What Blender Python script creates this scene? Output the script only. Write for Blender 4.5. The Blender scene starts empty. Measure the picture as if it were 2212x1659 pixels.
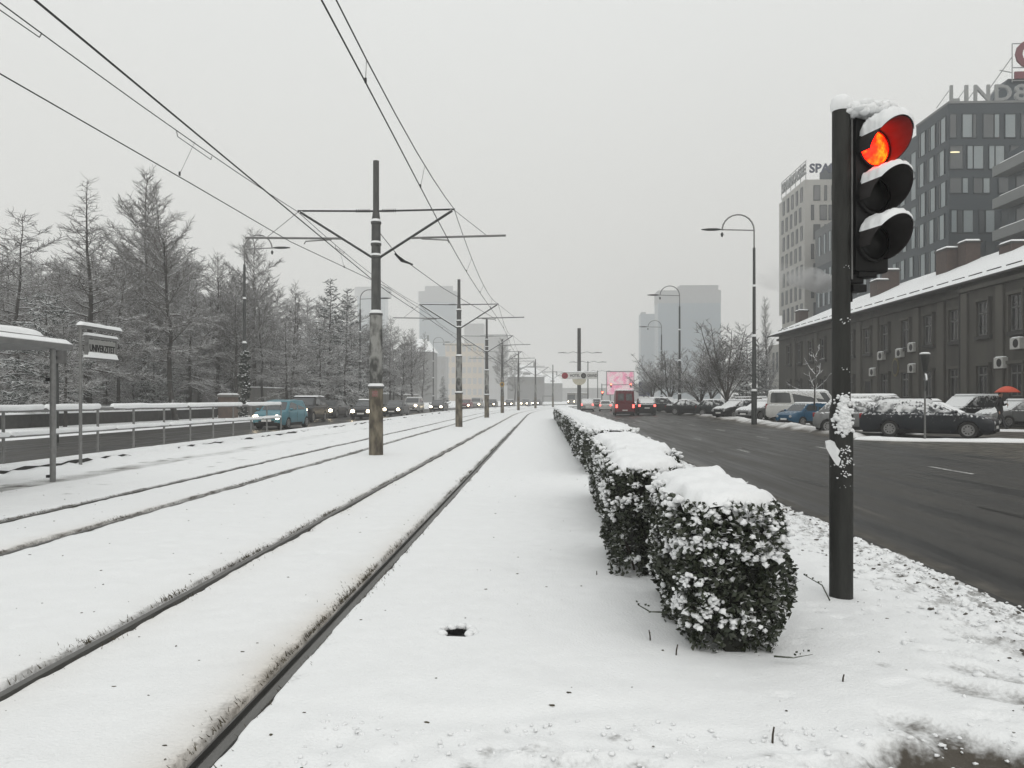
import bpy, bmesh, math, random
import numpy as np
from mathutils import Vector, Matrix
R = math.radians
scene = bpy.context.scene
col = scene.collection
# ------------------------------------------------------------------ camera
H, F, HZ, VPX = 1.6, 1660.0, 862.0, 1172.0        # eye height, focal length (px of a 2212 px wide picture), horizon row, street vanishing column
YAW = math.atan((VPX - 1106.0) / F)
cd = bpy.data.cameras.new('camera'); cam = bpy.data.objects.new('camera', cd); col.objects.link(cam)
cd.sensor_width = 36.0; cd.lens = 36.0 * F / 2212.0; cd.shift_y = (HZ - 829.5) / 2212.0
cd.clip_start = 0.05; cd.clip_end = 4000
cam.location = (0, 0, H); cam.rotation_euler = (R(90), 0, YAW)
scene.camera = cam
# ------------------------------------------------------------------ sky (overcast, snowing) and sun
SUN_EL, SUN_AZ = R(38), R(160)
world = bpy.data.worlds.new('World'); scene.world = world; world.use_nodes = True
nt = world.node_tree; nt.nodes.clear()
out = nt.nodes.new('ShaderNodeOutputWorld'); bg = nt.nodes.new('ShaderNodeBackground')
sky = nt.nodes.new('ShaderNodeTexSky'); sky.sky_type = 'NISHITA'; sky.sun_disc = False
sky.sun_elevation = SUN_EL; sky.sun_rotation = SUN_AZ; sky.dust_density = 6; sky.air_density = 1.5
skm = nt.nodes.new('ShaderNodeHueSaturation'); skm.inputs['Saturation'].default_value = 0.25; skm.inputs['Value'].default_value = 0.09
tc = nt.nodes.new('ShaderNodeTexCoord'); sp = nt.nodes.new('ShaderNodeSeparateXYZ')
rmp = nt.nodes.new('ShaderNodeValToRGB')
e = rmp.color_ramp.elements
e[0].position = 0.0; e[0].color = (0.655, 0.625, 0.565, 1)
e[1].position = 1.0; e[1].color = (1.0, 1.02, 1.02, 1)
m_ = rmp.color_ramp.elements.new(0.16); m_.color = (0.715, 0.712, 0.68, 1)
m_ = rmp.color_ramp.elements.new(0.5); m_.color = (0.82, 0.835, 0.82, 1)
nz = nt.nodes.new('ShaderNodeTexNoise'); nz.inputs['Scale'].default_value = 1.6; nz.inputs['Detail'].default_value = 3
nzr = nt.nodes.new('ShaderNodeMapRange'); nzr.inputs[3].default_value = 0.955; nzr.inputs[4].default_value = 1.045
mul = nt.nodes.new('ShaderNodeMixRGB'); mul.blend_type = 'MULTIPLY'; mul.inputs[0].default_value = 1
mix = nt.nodes.new('ShaderNodeMixRGB'); mix.inputs[0].default_value = 0.9
L = nt.links.new
L(tc.outputs['Generated'], sp.inputs[0]); L(sp.outputs['Z'], rmp.inputs[0]); L(tc.outputs['Generated'], nz.inputs['Vector'])
L(nz.outputs['Fac'], nzr.inputs[0]); L(rmp.outputs[0], mul.inputs[1]); L(nzr.outputs[0], mul.inputs[2])
L(sky.outputs[0], skm.inputs['Color']); L(skm.outputs[0], mix.inputs[1]); L(mul.outputs[0], mix.inputs[2])
L(mix.outputs[0], bg.inputs[0]); L(bg.outputs[0], out.inputs[0]); bg.inputs[1].default_value = 1.10
sd = bpy.data.lights.new('sun', 'SUN'); sun = bpy.data.objects.new('sun', sd); col.objects.link(sun)
sd.energy = 0.5; sd.angle = R(50); sd.color = (1, 0.97, 0.93); sun.rotation_euler = (R(90) - SUN_EL, 0, math.pi - SUN_AZ)
scene.view_settings.view_transform = 'Standard'; scene.view_settings.look = 'None'
scene.view_settings.gamma = 1; scene.view_settings.exposure = 0.0; scene.view_settings.use_curve_mapping = False
scene.render.engine = 'CYCLES'
scene.cycles.use_denoising = True
scene.cycles.max_bounces = 6; scene.cycles.diffuse_bounces = 3; scene.cycles.volume_bounces = 1
scene.cycles.transparent_max_bounces = 6; scene.cycles.caustics_reflective = False; scene.cycles.caustics_refractive = False

rng = random.Random(7); nr = np.random.default_rng(11)
# ================================================================== helpers
def P(u, d):                                   # ground position of something d metres away at picture column u
    k = (u - 1106.0) / F
    return (d * (-math.sin(YAW) + k * math.cos(YAW)), d * (math.cos(YAW) + k * math.sin(YAW)))
def Z(v, d): return H - (v - HZ) * d / F
def off(y):                                    # the street bends to the right far ahead
    t = np.maximum(0, np.asarray(y, float) - 75.0); return 0.0011 * np.minimum(t, 130) ** 2 + 0.286 * np.maximum(0, t - 130)
def offs(y): return float(off(y))

def link(name, data, parent=None, loc=None, rot=None, mat=None):
    o = bpy.data.objects.new(name, data); col.objects.link(o)
    if parent: o.parent = parent
    if loc is not None: o.location = loc
    if rot is not None: o.rotation_euler = rot
    if mat is not None:
        data.materials.clear()
        for m in (mat if isinstance(mat, (list, tuple)) else [mat]): data.materials.append(m)
    return o
def tag(o, label, cat=None, group=None, kind=None):
    if label: o['label'] = label
    if cat: o['category'] = cat
    if group: o['group'] = group
    if kind: o['kind'] = kind
    return o
def thing(name, label, cat, loc=(0, 0, 0), rotz=0, group=None, scale=1):
    o = bpy.data.objects.new(name, None); col.objects.link(o); o.empty_display_size = 0.2
    o.location = loc; o.rotation_euler = (0, 0, rotz); o.scale = (scale,) * 3
    return tag(o, label, cat, group)
def np_mesh(name, verts, faces):
    """verts (N,3); faces (M,k) ints, one k"""
    verts = np.asarray(verts, np.float32).reshape(-1, 3); faces = np.asarray(faces, np.int32)
    me = bpy.data.meshes.new(name); k = faces.shape[1]; n = len(faces)
    me.vertices.add(len(verts)); me.vertices.foreach_set('co', verts.ravel())
    me.loops.add(n * k); me.loops.foreach_set('vertex_index', faces.ravel())
    me.polygons.add(n); me.polygons.foreach_set('loop_start', np.arange(0, n * k, k, dtype=np.int32))
    me.polygons.foreach_set('loop_total', np.full(n, k, np.int32))
    me.update(calc_edges=True); return me
def smooth(me, ang=None):
    me.polygons.foreach_set('use_smooth', np.ones(len(me.polygons), bool))
    if ang is not None: me.set_sharp_from_angle(angle=R(ang))
    me.update(); return me

class MB:
    def __init__(s): s.v = []; s.f = []; s.m = []
    def add(s, vs, fs, mi=0):
        o = len(s.v); s.v += [tuple(x) for x in vs]
        for f in fs: s.f.append(tuple(i + o for i in f)); s.m.append(mi)
        return s
    def box(s, x0, x1, y0, y1, z0, z1, mi=0):
        vs = [(x, y, z) for z in (z0, z1) for y in (y0, y1) for x in (x0, x1)]
        return s.add(vs, [(0, 2, 3, 1), (4, 5, 7, 6), (0, 1, 5, 4), (2, 6, 7, 3), (0, 4, 6, 2), (1, 3, 7, 5)], mi)
    def cbox(s, c, d, rz=0, mi=0):
        c = Vector(c); M = Matrix.Rotation(rz, 3, 'Z')
        vs = [c + M @ Vector((x * d[0] / 2, y * d[1] / 2, z * d[2] / 2)) for z in (-1, 1) for y in (-1, 1) for x in (-1, 1)]
        return s.add(vs, [(0, 2, 3, 1), (4, 5, 7, 6), (0, 1, 5, 4), (2, 6, 7, 3), (0, 4, 6, 2), (1, 3, 7, 5)], mi)
    def tube(s, pts, rad, n=8, mi=0, cap=True):
        pts = [Vector(p) for p in pts]; k = len(pts)
        if not isinstance(rad, (list, tuple)): rad = [rad] * k
        rings = []; prev = None
        for i, p in enumerate(pts):
            t = (pts[min(i + 1, k - 1)] - pts[max(i - 1, 0)])
            t = t.normalized() if t.length > 1e-9 else Vector((0, 0, 1))
            a = prev if prev is not None else (Vector((0, 0, 1)) if abs(t.z) < 0.9 else Vector((1, 0, 0)))
            u = a - t * a.dot(t); u.normalize(); prev = u; w = t.cross(u)
            rings.append([p + rad[i] * (math.cos(2 * math.pi * j / n) * u + math.sin(2 * math.pi * j / n) * w) for j in range(n)])
        o = [v for r in rings for v in r]
        fs = [(i * n + j, i * n + (j + 1) % n, (i + 1) * n + (j + 1) % n, (i + 1) * n + j) for i in range(k - 1) for j in range(n)]
        if cap: fs += [tuple(range(n - 1, -1, -1)), tuple((k - 1) * n + j for j in range(n))]
        return s.add(o, fs, mi)
    def lathe(s, prof, n=16, c=(0, 0, 0), mi=0, M=None):
        vs = [Vector((r * math.cos(2 * math.pi * j / n), r * math.sin(2 * math.pi * j / n), z)) for r, z in prof for j in range(n)]
        if M is not None: vs = [M @ v for v in vs]
        vs = [v + Vector(c) for v in vs]; k = len(prof)
        fs = [(i * n + j, i * n + (j + 1) % n, (i + 1) * n + (j + 1) % n, (i + 1) * n + j) for i in range(k - 1) for j in range(n)]
        fs += [tuple(range(n - 1, -1, -1)), tuple((k - 1) * n + j for j in range(n))]
        return s.add(vs, fs, mi)
    def prism(s, poly, axis, a, b, mi=0):      # poly 2D, extruded along axis from a to b
        def pt(p, t): return {'x': (t, p[0], p[1]), 'y': (p[0], t, p[1]), 'z': (p[0], p[1], t)}[axis]
        n = len(poly); vs = [pt(p, a) for p in poly] + [pt(p, b) for p in poly]
        fs = [tuple(range(n - 1, -1, -1)), tuple(range(n, 2 * n))] + [(i, (i + 1) % n, n + (i + 1) % n, n + i) for i in range(n)]
        return s.add(vs, fs, mi)
    def mesh(s, name, fix=True):
        me = bpy.data.meshes.new(name); me.from_pydata(s.v, [], s.f)
        me.polygons.foreach_set('material_index', s.m)
        if fix:
            bm = bmesh.new(); bm.from_mesh(me); bmesh.ops.recalc_face_normals(bm, faces=bm.faces); bm.to_mesh(me); bm.free()
        me.update(); return me
    def obj(s, name, mat, parent=None, loc=None, sm=None, bevel=0, seg=2, rot=None):
        me = s.mesh(name)
        if bevel:
            bm = bmesh.new(); bm.from_mesh(me)
            bmesh.ops.bevel(bm, geom=[e for e in bm.edges if len(e.link_faces) == 2 and e.calc_face_angle(0) > 0.5], offset=bevel, segments=seg, profile=0.6, affect='EDGES', clamp_overlap=True)
            bm.to_mesh(me); bm.free()
        if sm is not None: smooth(me, sm)
        return link(name, me, parent, loc, rot, mat)

def vnoise(x, y, seed=0):
    xi = np.floor(x).astype(np.int64); yi = np.floor(y).astype(np.int64); xf = x - xi; yf = y - yi
    def h(a, b):
        n = (a * 374761393 + b * 668265263 + seed * 1442695041) & 0xFFFFFFFF
        n = ((n ^ (n >> 13)) * 1274126177) & 0xFFFFFFFF; return ((n ^ (n >> 16)) & 0xFFFF) / 65535.0
    u = xf * xf * (3 - 2 * xf); v = yf * yf * (3 - 2 * yf)
    return (h(xi, yi) * (1 - u) + h(xi + 1, yi) * u) * (1 - v) + (h(xi, yi + 1) * (1 - u) + h(xi + 1, yi + 1) * u) * v
def fbm(x, y, o=4, seed=0):
    s = 0; a = 0.5
    for i in range(o): s = s + a * vnoise(x * 2 ** i, y * 2 ** i, seed + i); a *= 0.5
    return s / (1 - 0.5 ** o)
def sstep(a, b, x): t = np.clip((x - a) / (b - a), 0, 1); return t * t * (3 - 2 * t)
def text_mesh(s, size, ext=0.03, align='LEFT', bold=0.0, width=1.0):
    cu = bpy.data.curves.new('lettering', 'FONT'); cu.body = s; cu.size = size; cu.extrude = ext; cu.align_x = align; cu.offset = bold; cu.resolution_u = 3
    o = bpy.data.objects.new('lettering', cu); col.objects.link(o); dg = bpy.context.evaluated_depsgraph_get(); dg.update()
    me = bpy.data.meshes.new_from_object(o.evaluated_get(dg)); bpy.data.objects.remove(o); bpy.data.curves.remove(cu)
    if width != 1:
        for v in me.vertices: v.co.x *= width
    return me
# ================================================================== materials
def mat(name, c1, c2=None, scale=6.0, rough=0.7, bump=0.0, bscale=60.0, metal=0.0, snow=None, stretch=None, spec=0.5, detail=4, contrast=0.25, coat=0, zsnow=None):
    """two-tone procedural surface; snow=(threshold,width,noise) lays snow on what faces up"""
    m = bpy.data.materials.new(name); m.use_nodes = True; t = m.node_tree; N = t.nodes.new; K = t.links.new
    b = t.nodes['Principled BSDF']; b.inputs['Metallic'].default_value = metal; b.inputs['Specular IOR Level'].default_value = spec
    if coat: b.inputs['Coat Weight'].default_value = coat; b.inputs['Coat Roughness'].default_value = 0.15
    tcn = N('ShaderNodeTexCoord'); vec = tcn.outputs['Object']
    if stretch:
        mp = N('ShaderNodeMapping'); mp.inputs['Scale'].default_value = stretch; K(vec, mp.inputs[0]); vec = mp.outputs[0]
    n1 = N('ShaderNodeTexNoise'); n1.inputs['Scale'].default_value = scale; n1.inputs['Detail'].default_value = detail; K(vec, n1.inputs['Vector'])
    r = N('ShaderNodeMapRange'); r.inputs[1].default_value = 0.5 - contrast; r.inputs[2].default_value = 0.5 + contrast; K(n1.outputs['Fac'], r.inputs[0])
    mx = N('ShaderNodeMixRGB'); mx.inputs[1].default_value = (*c1, 1); mx.inputs[2].default_value = (*(c2 or [x * 0.75 for x in c1]), 1); K(r.outputs[0], mx.inputs[0])
    colr = mx.outputs[0]; b.inputs['Roughness'].default_value = rough
    if snow or zsnow:
        g = N('ShaderNodeNewGeometry'); s = N('ShaderNodeSeparateXYZ'); K(g.outputs['Normal'], s.inputs[0])
        n2 = N('ShaderNodeTexNoise'); n2.inputs['Scale'].default_value = (snow or zsnow)[3] if len(snow or zsnow) > 3 else 9.0; n2.inputs['Detail'].default_value = 3; K(tcn.outputs['Object'], n2.inputs['Vector'])
        th, wd, am = (snow or zsnow)[:3]
        a = N('ShaderNodeMath'); a.operation = 'MULTIPLY_ADD'; K(n2.outputs['Fac'], a.inputs[0]); a.inputs[1].default_value = am
        wn = N('ShaderNodeMath'); wn.operation = 'MULTIPLY'; wn.inputs[1].default_value = zsnow[5] if zsnow and len(zsnow) > 5 else 1.0; K(s.outputs['Z'], wn.inputs[0]); K(wn.outputs[0], a.inputs[2])
        val = a.outputs[0]
        if zsnow:                                # clinging snow gets thicker towards the top of the thing
            s2 = N('ShaderNodeSeparateXYZ'); K(tcn.outputs['Object'], s2.inputs[0])
            q = N('ShaderNodeMath'); q.operation = 'MULTIPLY_ADD'; K(s2.outputs['Z'], q.inputs[0]); q.inputs[1].default_value = zsnow[4]; K(val, q.inputs[2]); val = q.outputs[0]
        w = N('ShaderNodeMapRange'); w.interpolation_type = 'SMOOTHSTEP'; w.inputs[1].default_value = th - wd + am / 2; w.inputs[2].default_value = th + wd + am / 2; K(val, w.inputs[0])
        m2 = N('ShaderNodeMixRGB'); K(w.outputs[0], m2.inputs[0]); K(colr, m2.inputs[1]); m2.inputs[2].default_value = (0.82, 0.83, 0.835, 1); colr = m2.outputs[0]
        m3 = N('ShaderNodeMixRGB'); K(w.outputs[0], m3.inputs[0]); m3.inputs[1].default_value = (rough,) * 3 + (1,); m3.inputs[2].default_value = (0.8, 0.8, 0.8, 1); K(m3.outputs[0], b.inputs['Roughness'])
        if metal:
            m4 = N('ShaderNodeMapRange'); m4.inputs[3].default_value = metal; m4.inputs[4].default_value = 0; K(w.outputs[0], m4.inputs[0]); K(m4.outputs[0], b.inputs['Metallic'])
    K(colr, b.inputs['Base Color'])
    if bump:
        n3 = N('ShaderNodeTexNoise'); n3.inputs['Scale'].default_value = bscale; n3.inputs['Detail'].default_value = 5; K(vec, n3.inputs['Vector'])
        bp = N('ShaderNodeBump'); bp.inputs['Strength'].default_value = bump; bp.inputs['Distance'].default_value = 0.02; K(n3.outputs['Fac'], bp.inputs['Height']); K(bp.outputs[0], b.inputs['Normal'])
    return m
def glow(name, c, strength, base=(0.02, 0.02, 0.02)):
    m = bpy.data.materials.new(name); m.use_nodes = True; b = m.node_tree.nodes['Principled BSDF']
    b.inputs['Base Color'].default_value = (*base, 1); b.inputs['Emission Color'].default_value = (*c, 1); b.inputs['Emission Strength'].default_value = strength
    b.inputs['Roughness'].default_value = 0.3; return m
def ground_mat(name, rough=0.65):
    """snow coloured by two painted-in dirt layers: grey slush ('dirt') and brown stain ('stain')"""
    m = bpy.data.materials.new(name); m.use_nodes = True; t = m.node_tree; N = t.nodes.new; K = t.links.new
    b = t.nodes['Principled BSDF']; b.inputs['Roughness'].default_value = rough; b.inputs['Specular IOR Level'].default_value = 0.3
    at = N('ShaderNodeAttribute'); at.attribute_name = 'dirt'; a2 = N('ShaderNodeAttribute'); a2.attribute_name = 'stain'
    tcn = N('ShaderNodeTexCoord')
    n = N('ShaderNodeTexNoise'); n.inputs['Scale'].default_value = 38; n.inputs['Detail'].default_value = 4; K(tcn.outputs['Object'], n.inputs['Vector'])
    nb = N('ShaderNodeTexNoise'); nb.inputs['Scale'].default_value = 5; nb.inputs['Detail'].default_value = 3; K(tcn.outputs['Object'], nb.inputs['Vector'])
    base = N('ShaderNodeMixRGB'); base.inputs[1].default_value = (0.86, 0.87, 0.875, 1); base.inputs[2].default_value = (0.80, 0.81, 0.81, 1); K(nb.outputs['Fac'], base.inputs[0])
    st = N('ShaderNodeMixRGB'); K(a2.outputs['Fac'], st.inputs[0]); K(base.outputs[0], st.inputs[1]); st.inputs[2].default_value = (0.36, 0.24, 0.10, 1)
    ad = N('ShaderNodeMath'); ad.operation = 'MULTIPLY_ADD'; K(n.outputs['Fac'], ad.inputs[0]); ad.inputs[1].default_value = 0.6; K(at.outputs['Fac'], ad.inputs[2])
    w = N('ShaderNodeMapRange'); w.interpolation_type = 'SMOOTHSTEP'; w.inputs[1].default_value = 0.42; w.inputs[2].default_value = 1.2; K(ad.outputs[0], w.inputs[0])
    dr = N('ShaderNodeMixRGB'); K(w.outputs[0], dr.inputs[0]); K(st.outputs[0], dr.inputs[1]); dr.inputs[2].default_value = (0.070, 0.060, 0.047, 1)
    K(dr.outputs[0], b.inputs['Base Color'])
    n3 = N('ShaderNodeTexNoise'); n3.inputs['Scale'].default_value = 55; n3.inputs['Detail'].default_value = 4; K(tcn.outputs['Object'], n3.inputs['Vector'])
    bp = N('ShaderNodeBump'); bp.inputs['Strength'].default_value = 0.35; bp.inputs['Distance'].default_value = 0.025; K(n3.outputs['Fac'], bp.inputs['Height']); K(bp.outputs[0], b.inputs['Normal'])
    return m
SNOW = mat('snow', (0.86, 0.87, 0.875), (0.80, 0.81, 0.815), 5, 0.65, 0.3, 40, spec=0.3)
SNOWG = ground_mat('snow_ground')
BLACK = mat('black_plastic', (0.008, 0.008, 0.0085), (0.013, 0.013, 0.013), 9, 0.5, spec=.2)
DARKMET = mat('dark_painted_steel', (0.045, 0.05, 0.047), (0.022, 0.024, 0.024), 7, 0.5, 0.1, 30)
POSTM = mat('signal_post_paint', (0.040, 0.041, 0.037), (0.017, 0.0175, 0.016), 4, 0.6, 0.35, 25, stretch=(3, 3, 0.5), spec=.25)
GALV = mat('galvanised_steel', (0.22, 0.22, 0.215), (0.15, 0.15, 0.147), 14, 0.5, metal=0.3, snow=(0.75, 0.12, 0.25))
RAILSNOW = GALV
STEEL = mat('worn_rail_steel', (0.13, 0.128, 0.122), (0.09, 0.087, 0.08), 3, 0.4, stretch=(6, 0.4, 6), metal=0.4)
GROOVE = mat('rail_groove', (0.012, 0.011, 0.009), (0.03, 0.024, 0.016), 10, 0.9)
WIRE = mat('overhead_wire', (0.025, 0.026, 0.026), None, 5, 0.6)
POLE_UP = mat('catenary_steel_dark', (0.10, 0.10, 0.095), (0.045, 0.046, 0.045), 4, 0.7, 0.3, 30, stretch=(2, 2, 0.7), snow=(0.6, 0.15, 0.3))
POLE_MID = mat('catenary_steel_flaking', (0.27, 0.27, 0.255), (0.05, 0.05, 0.046), 3.2, 0.75, 0.4, 20, stretch=(1.3, 1.3, 0.8), contrast=0.09, snow=(0.6, 0.15, 0.3))
POLE_LOW = mat('catenary_steel_rusty', (0.19, 0.165, 0.12), (0.055, 0.045, 0.032), 3.6, 0.8, 0.4, 20, stretch=(1.5, 1.5, 0.6), contrast=0.12)
ARMS = mat('catenary_arm', (0.06, 0.062, 0.06), (0.03, 0.03, 0.03), 6, 0.6, snow=(0.35, 0.15, 0.25))
BARK = mat('snowy_bark', (0.078, 0.068, 0.057), (0.042, 0.037, 0.032), 3, 0.9, snow=(0.52, 0.24, 0.9, 2.2))
BARKW = mat('snow_laden_bark', (0.055, 0.05, 0.043), None, 3, 0.9, snow=(-.1, 0.3, 0.5, 2.2))
TRUNK = mat('trunk_bark', (0.055, 0.05, 0.044), (0.025, 0.023, 0.021), 6, 0.9, 0.5, 12, snow=(0.36, 0.2, 0.9, 3.0), stretch=(1, 1, 0.3))
NEEDLE = mat('snowy_needles', (0.035, 0.048, 0.036), (0.016, 0.024, 0.018), 4, 0.8, snow=(0.42, 0.25, 0.9, 1.6))
LEAF = mat('hedge_leaf', (0.022, 0.032, 0.018), (0.04, 0.045, 0.024), 20, 0.45, snow=(0.93, 0.16, 0.9, 7.0))
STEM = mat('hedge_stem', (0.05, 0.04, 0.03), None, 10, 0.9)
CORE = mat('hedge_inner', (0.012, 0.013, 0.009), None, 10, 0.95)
STRAW = mat('dry_grass', (0.10, 0.085, 0.05), (0.035, 0.03, 0.02), 9, 0.9)
GLASS = mat('dark_glass', (0.03, 0.034, 0.036), (0.05, 0.055, 0.058), 2, 0.12, spec=0.8)
RUBBER = mat('tyre_rubber', (0.015, 0.015, 0.015), (0.03, 0.029, 0.028), 12, 0.85)
RIM = mat('wheel_trim', (0.30, 0.30, 0.295), (0.2, 0.2, 0.2), 8, 0.5, metal=0.4)
WHITE = mat('white_paint', (0.72, 0.72, 0.70), (0.62, 0.62, 0.6), 6, 0.5)
HEADL = glow('headlight_lit', (1.0, 0.84, 0.58), 16)
HEADOFF = mat('headlight_glass', (0.45, 0.46, 0.46), (0.3, 0.3, 0.3), 20, 0.15)
TAILL = glow('tail_light_lit', (1.0, 0.10, 0.08), 4.5, (0.3, 0.01, 0.01))
TAILOFF = mat('tail_light_red', (0.30, 0.02, 0.025), (0.2, 0.01, 0.015), 20, 0.2)
# asphalt ---------------------------------------------------------
def asphalt(name, slush=0.0, right=True):
    m = bpy.data.materials.new(name); m.use_nodes = True; t = m.node_tree; N = t.nodes.new; K = t.links.new
    b = t.nodes['Principled BSDF']; tcn = N('ShaderNodeTexCoord')
    mp = N('ShaderNodeMapping'); mp.inputs['Scale'].default_value = (1.6, 0.07, 1); K(tcn.outputs['Object'], mp.inputs[0])
    n1 = N('ShaderNodeTexNoise'); n1.inputs['Scale'].default_value = 1.6; n1.inputs['Detail'].default_value = 5; n1.inputs['Roughness'].default_value = 0.6; K(mp.outputs[0], n1.inputs['Vector'])
    rp = N('ShaderNodeValToRGB'); el = rp.color_ramp.elements
    el[0].position = 0.37; el[0].color = (0.010, 0.010, 0.0095, 1); el[1].position = 0.47; el[1].color = (0.034, 0.0325, 0.0295, 1)
    q = el.new(0.62); q.color = (0.045, 0.0425, 0.038, 1); q = el.new(0.72); q.color = (0.11, 0.105, 0.095, 1)
    K(n1.outputs['Fac'], rp.inputs[0])
    n2 = N('ShaderNodeTexNoise'); n2.inputs['Scale'].default_value = 1.1; n2.inputs['Detail'].default_value = 7; n2.inputs['Roughness'].default_value = 0.65; K(tcn.outputs['Object'], n2.inputs['Vector'])
    at = N('ShaderNodeAttribute'); at.attribute_name = 'dirt'
    ad = N('ShaderNodeMath'); ad.operation = 'ADD'; K(n2.outputs['Fac'], ad.inputs[0]); K(at.outputs['Fac'], ad.inputs[1])
    w = N('ShaderNodeMapRange'); w.inputs[1].default_value = 0.62; w.inputs[2].default_value = 0.95; w.interpolation_type = 'SMOOTHSTEP'; K(ad.outputs[0], w.inputs[0])
    mx = N('ShaderNodeMixRGB'); K(w.outputs[0], mx.inputs[0]); K(rp.outputs[0], mx.inputs[1])
    n4 = N('ShaderNodeTexNoise'); n4.inputs['Scale'].default_value = 3.5; n4.inputs['Detail'].default_value = 5; K(tcn.outputs['Object'], n4.inputs['Vector'])
    sl = N('ShaderNodeMixRGB'); sl.inputs[1].default_value = (0.034, 0.030, 0.023, 1); sl.inputs[2].default_value = (0.15, 0.135, 0.11, 1)
    r4 = N('ShaderNodeMapRange'); r4.inputs[1].default_value = 0.4; r4.inputs[2].default_value = 0.7; K(n4.outputs['Fac'], r4.inputs[0]); K(r4.outputs[0], sl.inputs[0])
    K(sl.outputs[0], mx.inputs[2]); K(mx.outputs[0], b.inputs['Base Color'])
    ro = N('ShaderNodeMapRange'); ro.inputs[1].default_value = 0.3; ro.inputs[2].default_value = 0.75; ro.inputs[3].default_value = 0.28; ro.inputs[4].default_value = 0.75; K(n1.outputs['Fac'], ro.inputs[0]); K(ro.outputs[0], b.inputs['Roughness'])
    b.inputs['Specular IOR Level'].default_value = 0.20
    n3 = N('ShaderNodeTexNoise'); n3.inputs['Scale'].default_value = 90; K(tcn.outputs['Object'], n3.inputs['Vector'])
    bp = N('ShaderNodeBump'); bp.inputs['Strength'].default_value = 0.25; bp.inputs['Distance'].default_value = 0.01; K(n3.outputs['Fac'], bp.inputs['Height']); K(bp.outputs[0], b.inputs['Normal'])
    return m
ASPH = asphalt('wet_asphalt')

def set_attr(me, name, vals):
    a = me.attributes.new(name, 'FLOAT', 'POINT'); a.data.foreach_set('value', np.ascontiguousarray(vals, np.float32).ravel())
def grid_mesh(name, X, Y, Zz):
    ny, nx = X.shape; idx = np.arange(ny * nx).reshape(ny, nx)
    f = np.stack([idx[:-1, :-1], idx[:-1, 1:], idx[1:, 1:], idx[1:, :-1]], -1).reshape(-1, 4)
    return smooth(np_mesh(name, np.stack([X, Y, Zz], -1), f))
# ================================================================== ground
RAILS = [-1.50, -2.915, -5.60, -7.02]
g = MB(); g.box(-1400, 1400, -60, 1400, -0.9, -0.3); ob = g.obj('ground', SNOW); tag(ob, None, None, None, 'structure')
def spaced(a, b, s0, gr, smax):
    o = [a]; s = s0
    while o[-1] < b: o.append(o[-1] + s); s = min(s * gr, smax)
    return o
xs = set(np.round(np.arange(-4.2, 3.7, 0.035), 4)) | set(np.round(np.arange(-11.1, -4.2, 0.09), 4))
for xr in RAILS:
    xs = {x for x in xs if abs(x - xr) > 0.11} | {xr + d for d in (-.15, -.11, -.088, -.074, -.066, -.05, 0, .05, .062, .07, .084, .11, .15)}
xs |= {-11.1, 3.70, 3.75, 3.79, 3.82, 3.84}
xs = np.array(sorted(xs))
ys = np.array(list(np.arange(-14, 2.4, 0.6)) + spaced(2.4, 9.5, 0.032, 1.0, 0.032) + spaced(9.55, 320, 0.05, 1.02, 5))
XX, YY = np.meshgrid(xs, ys)
h = 0.036 * (fbm(XX * 0.8, YY * 0.8, 3, 3) - 0.5) + 0.022 * (fbm(XX * 4, YY * 4, 3, 9) - 0.5) + 0.006 * (fbm(XX * 14, YY * 14, 2, 13) - 0.5)
dirt = np.zeros_like(h); stain = np.zeros_like(h)
fine = fbm(XX * 9, YY * 9, 3, 21); mid = fbm(XX * 2.5, YY * 2.5, 3, 5)
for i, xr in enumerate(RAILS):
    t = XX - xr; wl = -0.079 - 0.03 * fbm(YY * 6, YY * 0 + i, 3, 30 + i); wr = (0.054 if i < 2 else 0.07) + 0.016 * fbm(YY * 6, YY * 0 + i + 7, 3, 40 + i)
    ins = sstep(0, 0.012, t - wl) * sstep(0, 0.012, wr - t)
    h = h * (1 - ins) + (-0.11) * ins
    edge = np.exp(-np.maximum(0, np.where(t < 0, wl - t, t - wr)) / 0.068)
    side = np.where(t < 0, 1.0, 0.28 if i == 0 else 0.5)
    dirt += edge * (0.25 + 0.75 * fine) * side * (0.72 if i < 2 else 0.95)  # dirt fringe; heavier on the far track, painting in trench wall shade too
    if i in (0, 2):
        wide = np.exp(-np.maximum(0, wl - t) / 0.15) * (t < 0) * (0.35 + 0.9 * mid) * np.clip(1.3 - YY / 12, 0.12, 1); stain += 0.5 * wide
    elif i == 1:
        stain += 0.22 * np.exp(-np.abs(t) / 0.15) * (0.3 + mid)
# trampled snow at the kerb side and across the bottom of the picture
kb = sstep(2.45, 3.35, XX + 0.5 * (mid - .5)) * (YY < 60); h += kb * (-0.03 + 0.09 * (fbm(XX * 9, YY * 9, 4, 50) - 0.5)); dirt += kb * np.clip((fbm(XX * 13, YY * 9, 4, 52) - 0.45) * 2.2, 0, 0.45) + 0.10 * kb
dirt = np.where(XX > 3.70, 0.9, dirt)
h = np.where(XX > 3.73, h - 0.03, h); h = np.where(XX > 3.78, -0.09, h); h = np.where(XX > 3.81, -0.16, h)
tr = sstep(3.95, 3.55, YY + 0.25 * (fbm(XX * 1.5, XX * 0, 3, 61) - 0.5)) * sstep(-1.5, -0.9, XX) * (YY > 0)
h += tr * (0.075 * (fbm(XX * 7, YY * 7, 4, 62) - 0.55)); dirt += tr * np.clip((fbm(XX * 6, YY * 6, 3, 63) - 0.62) * 2.2, 0, 0.6)
h -= 0.02 * np.exp(-((YY - 3.95 - 0.1 * np.sin(XX * 3)) / 0.1) ** 2) * sstep(-1.2, -0.6, XX) * sstep(0.9, 0.3, XX)
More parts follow.
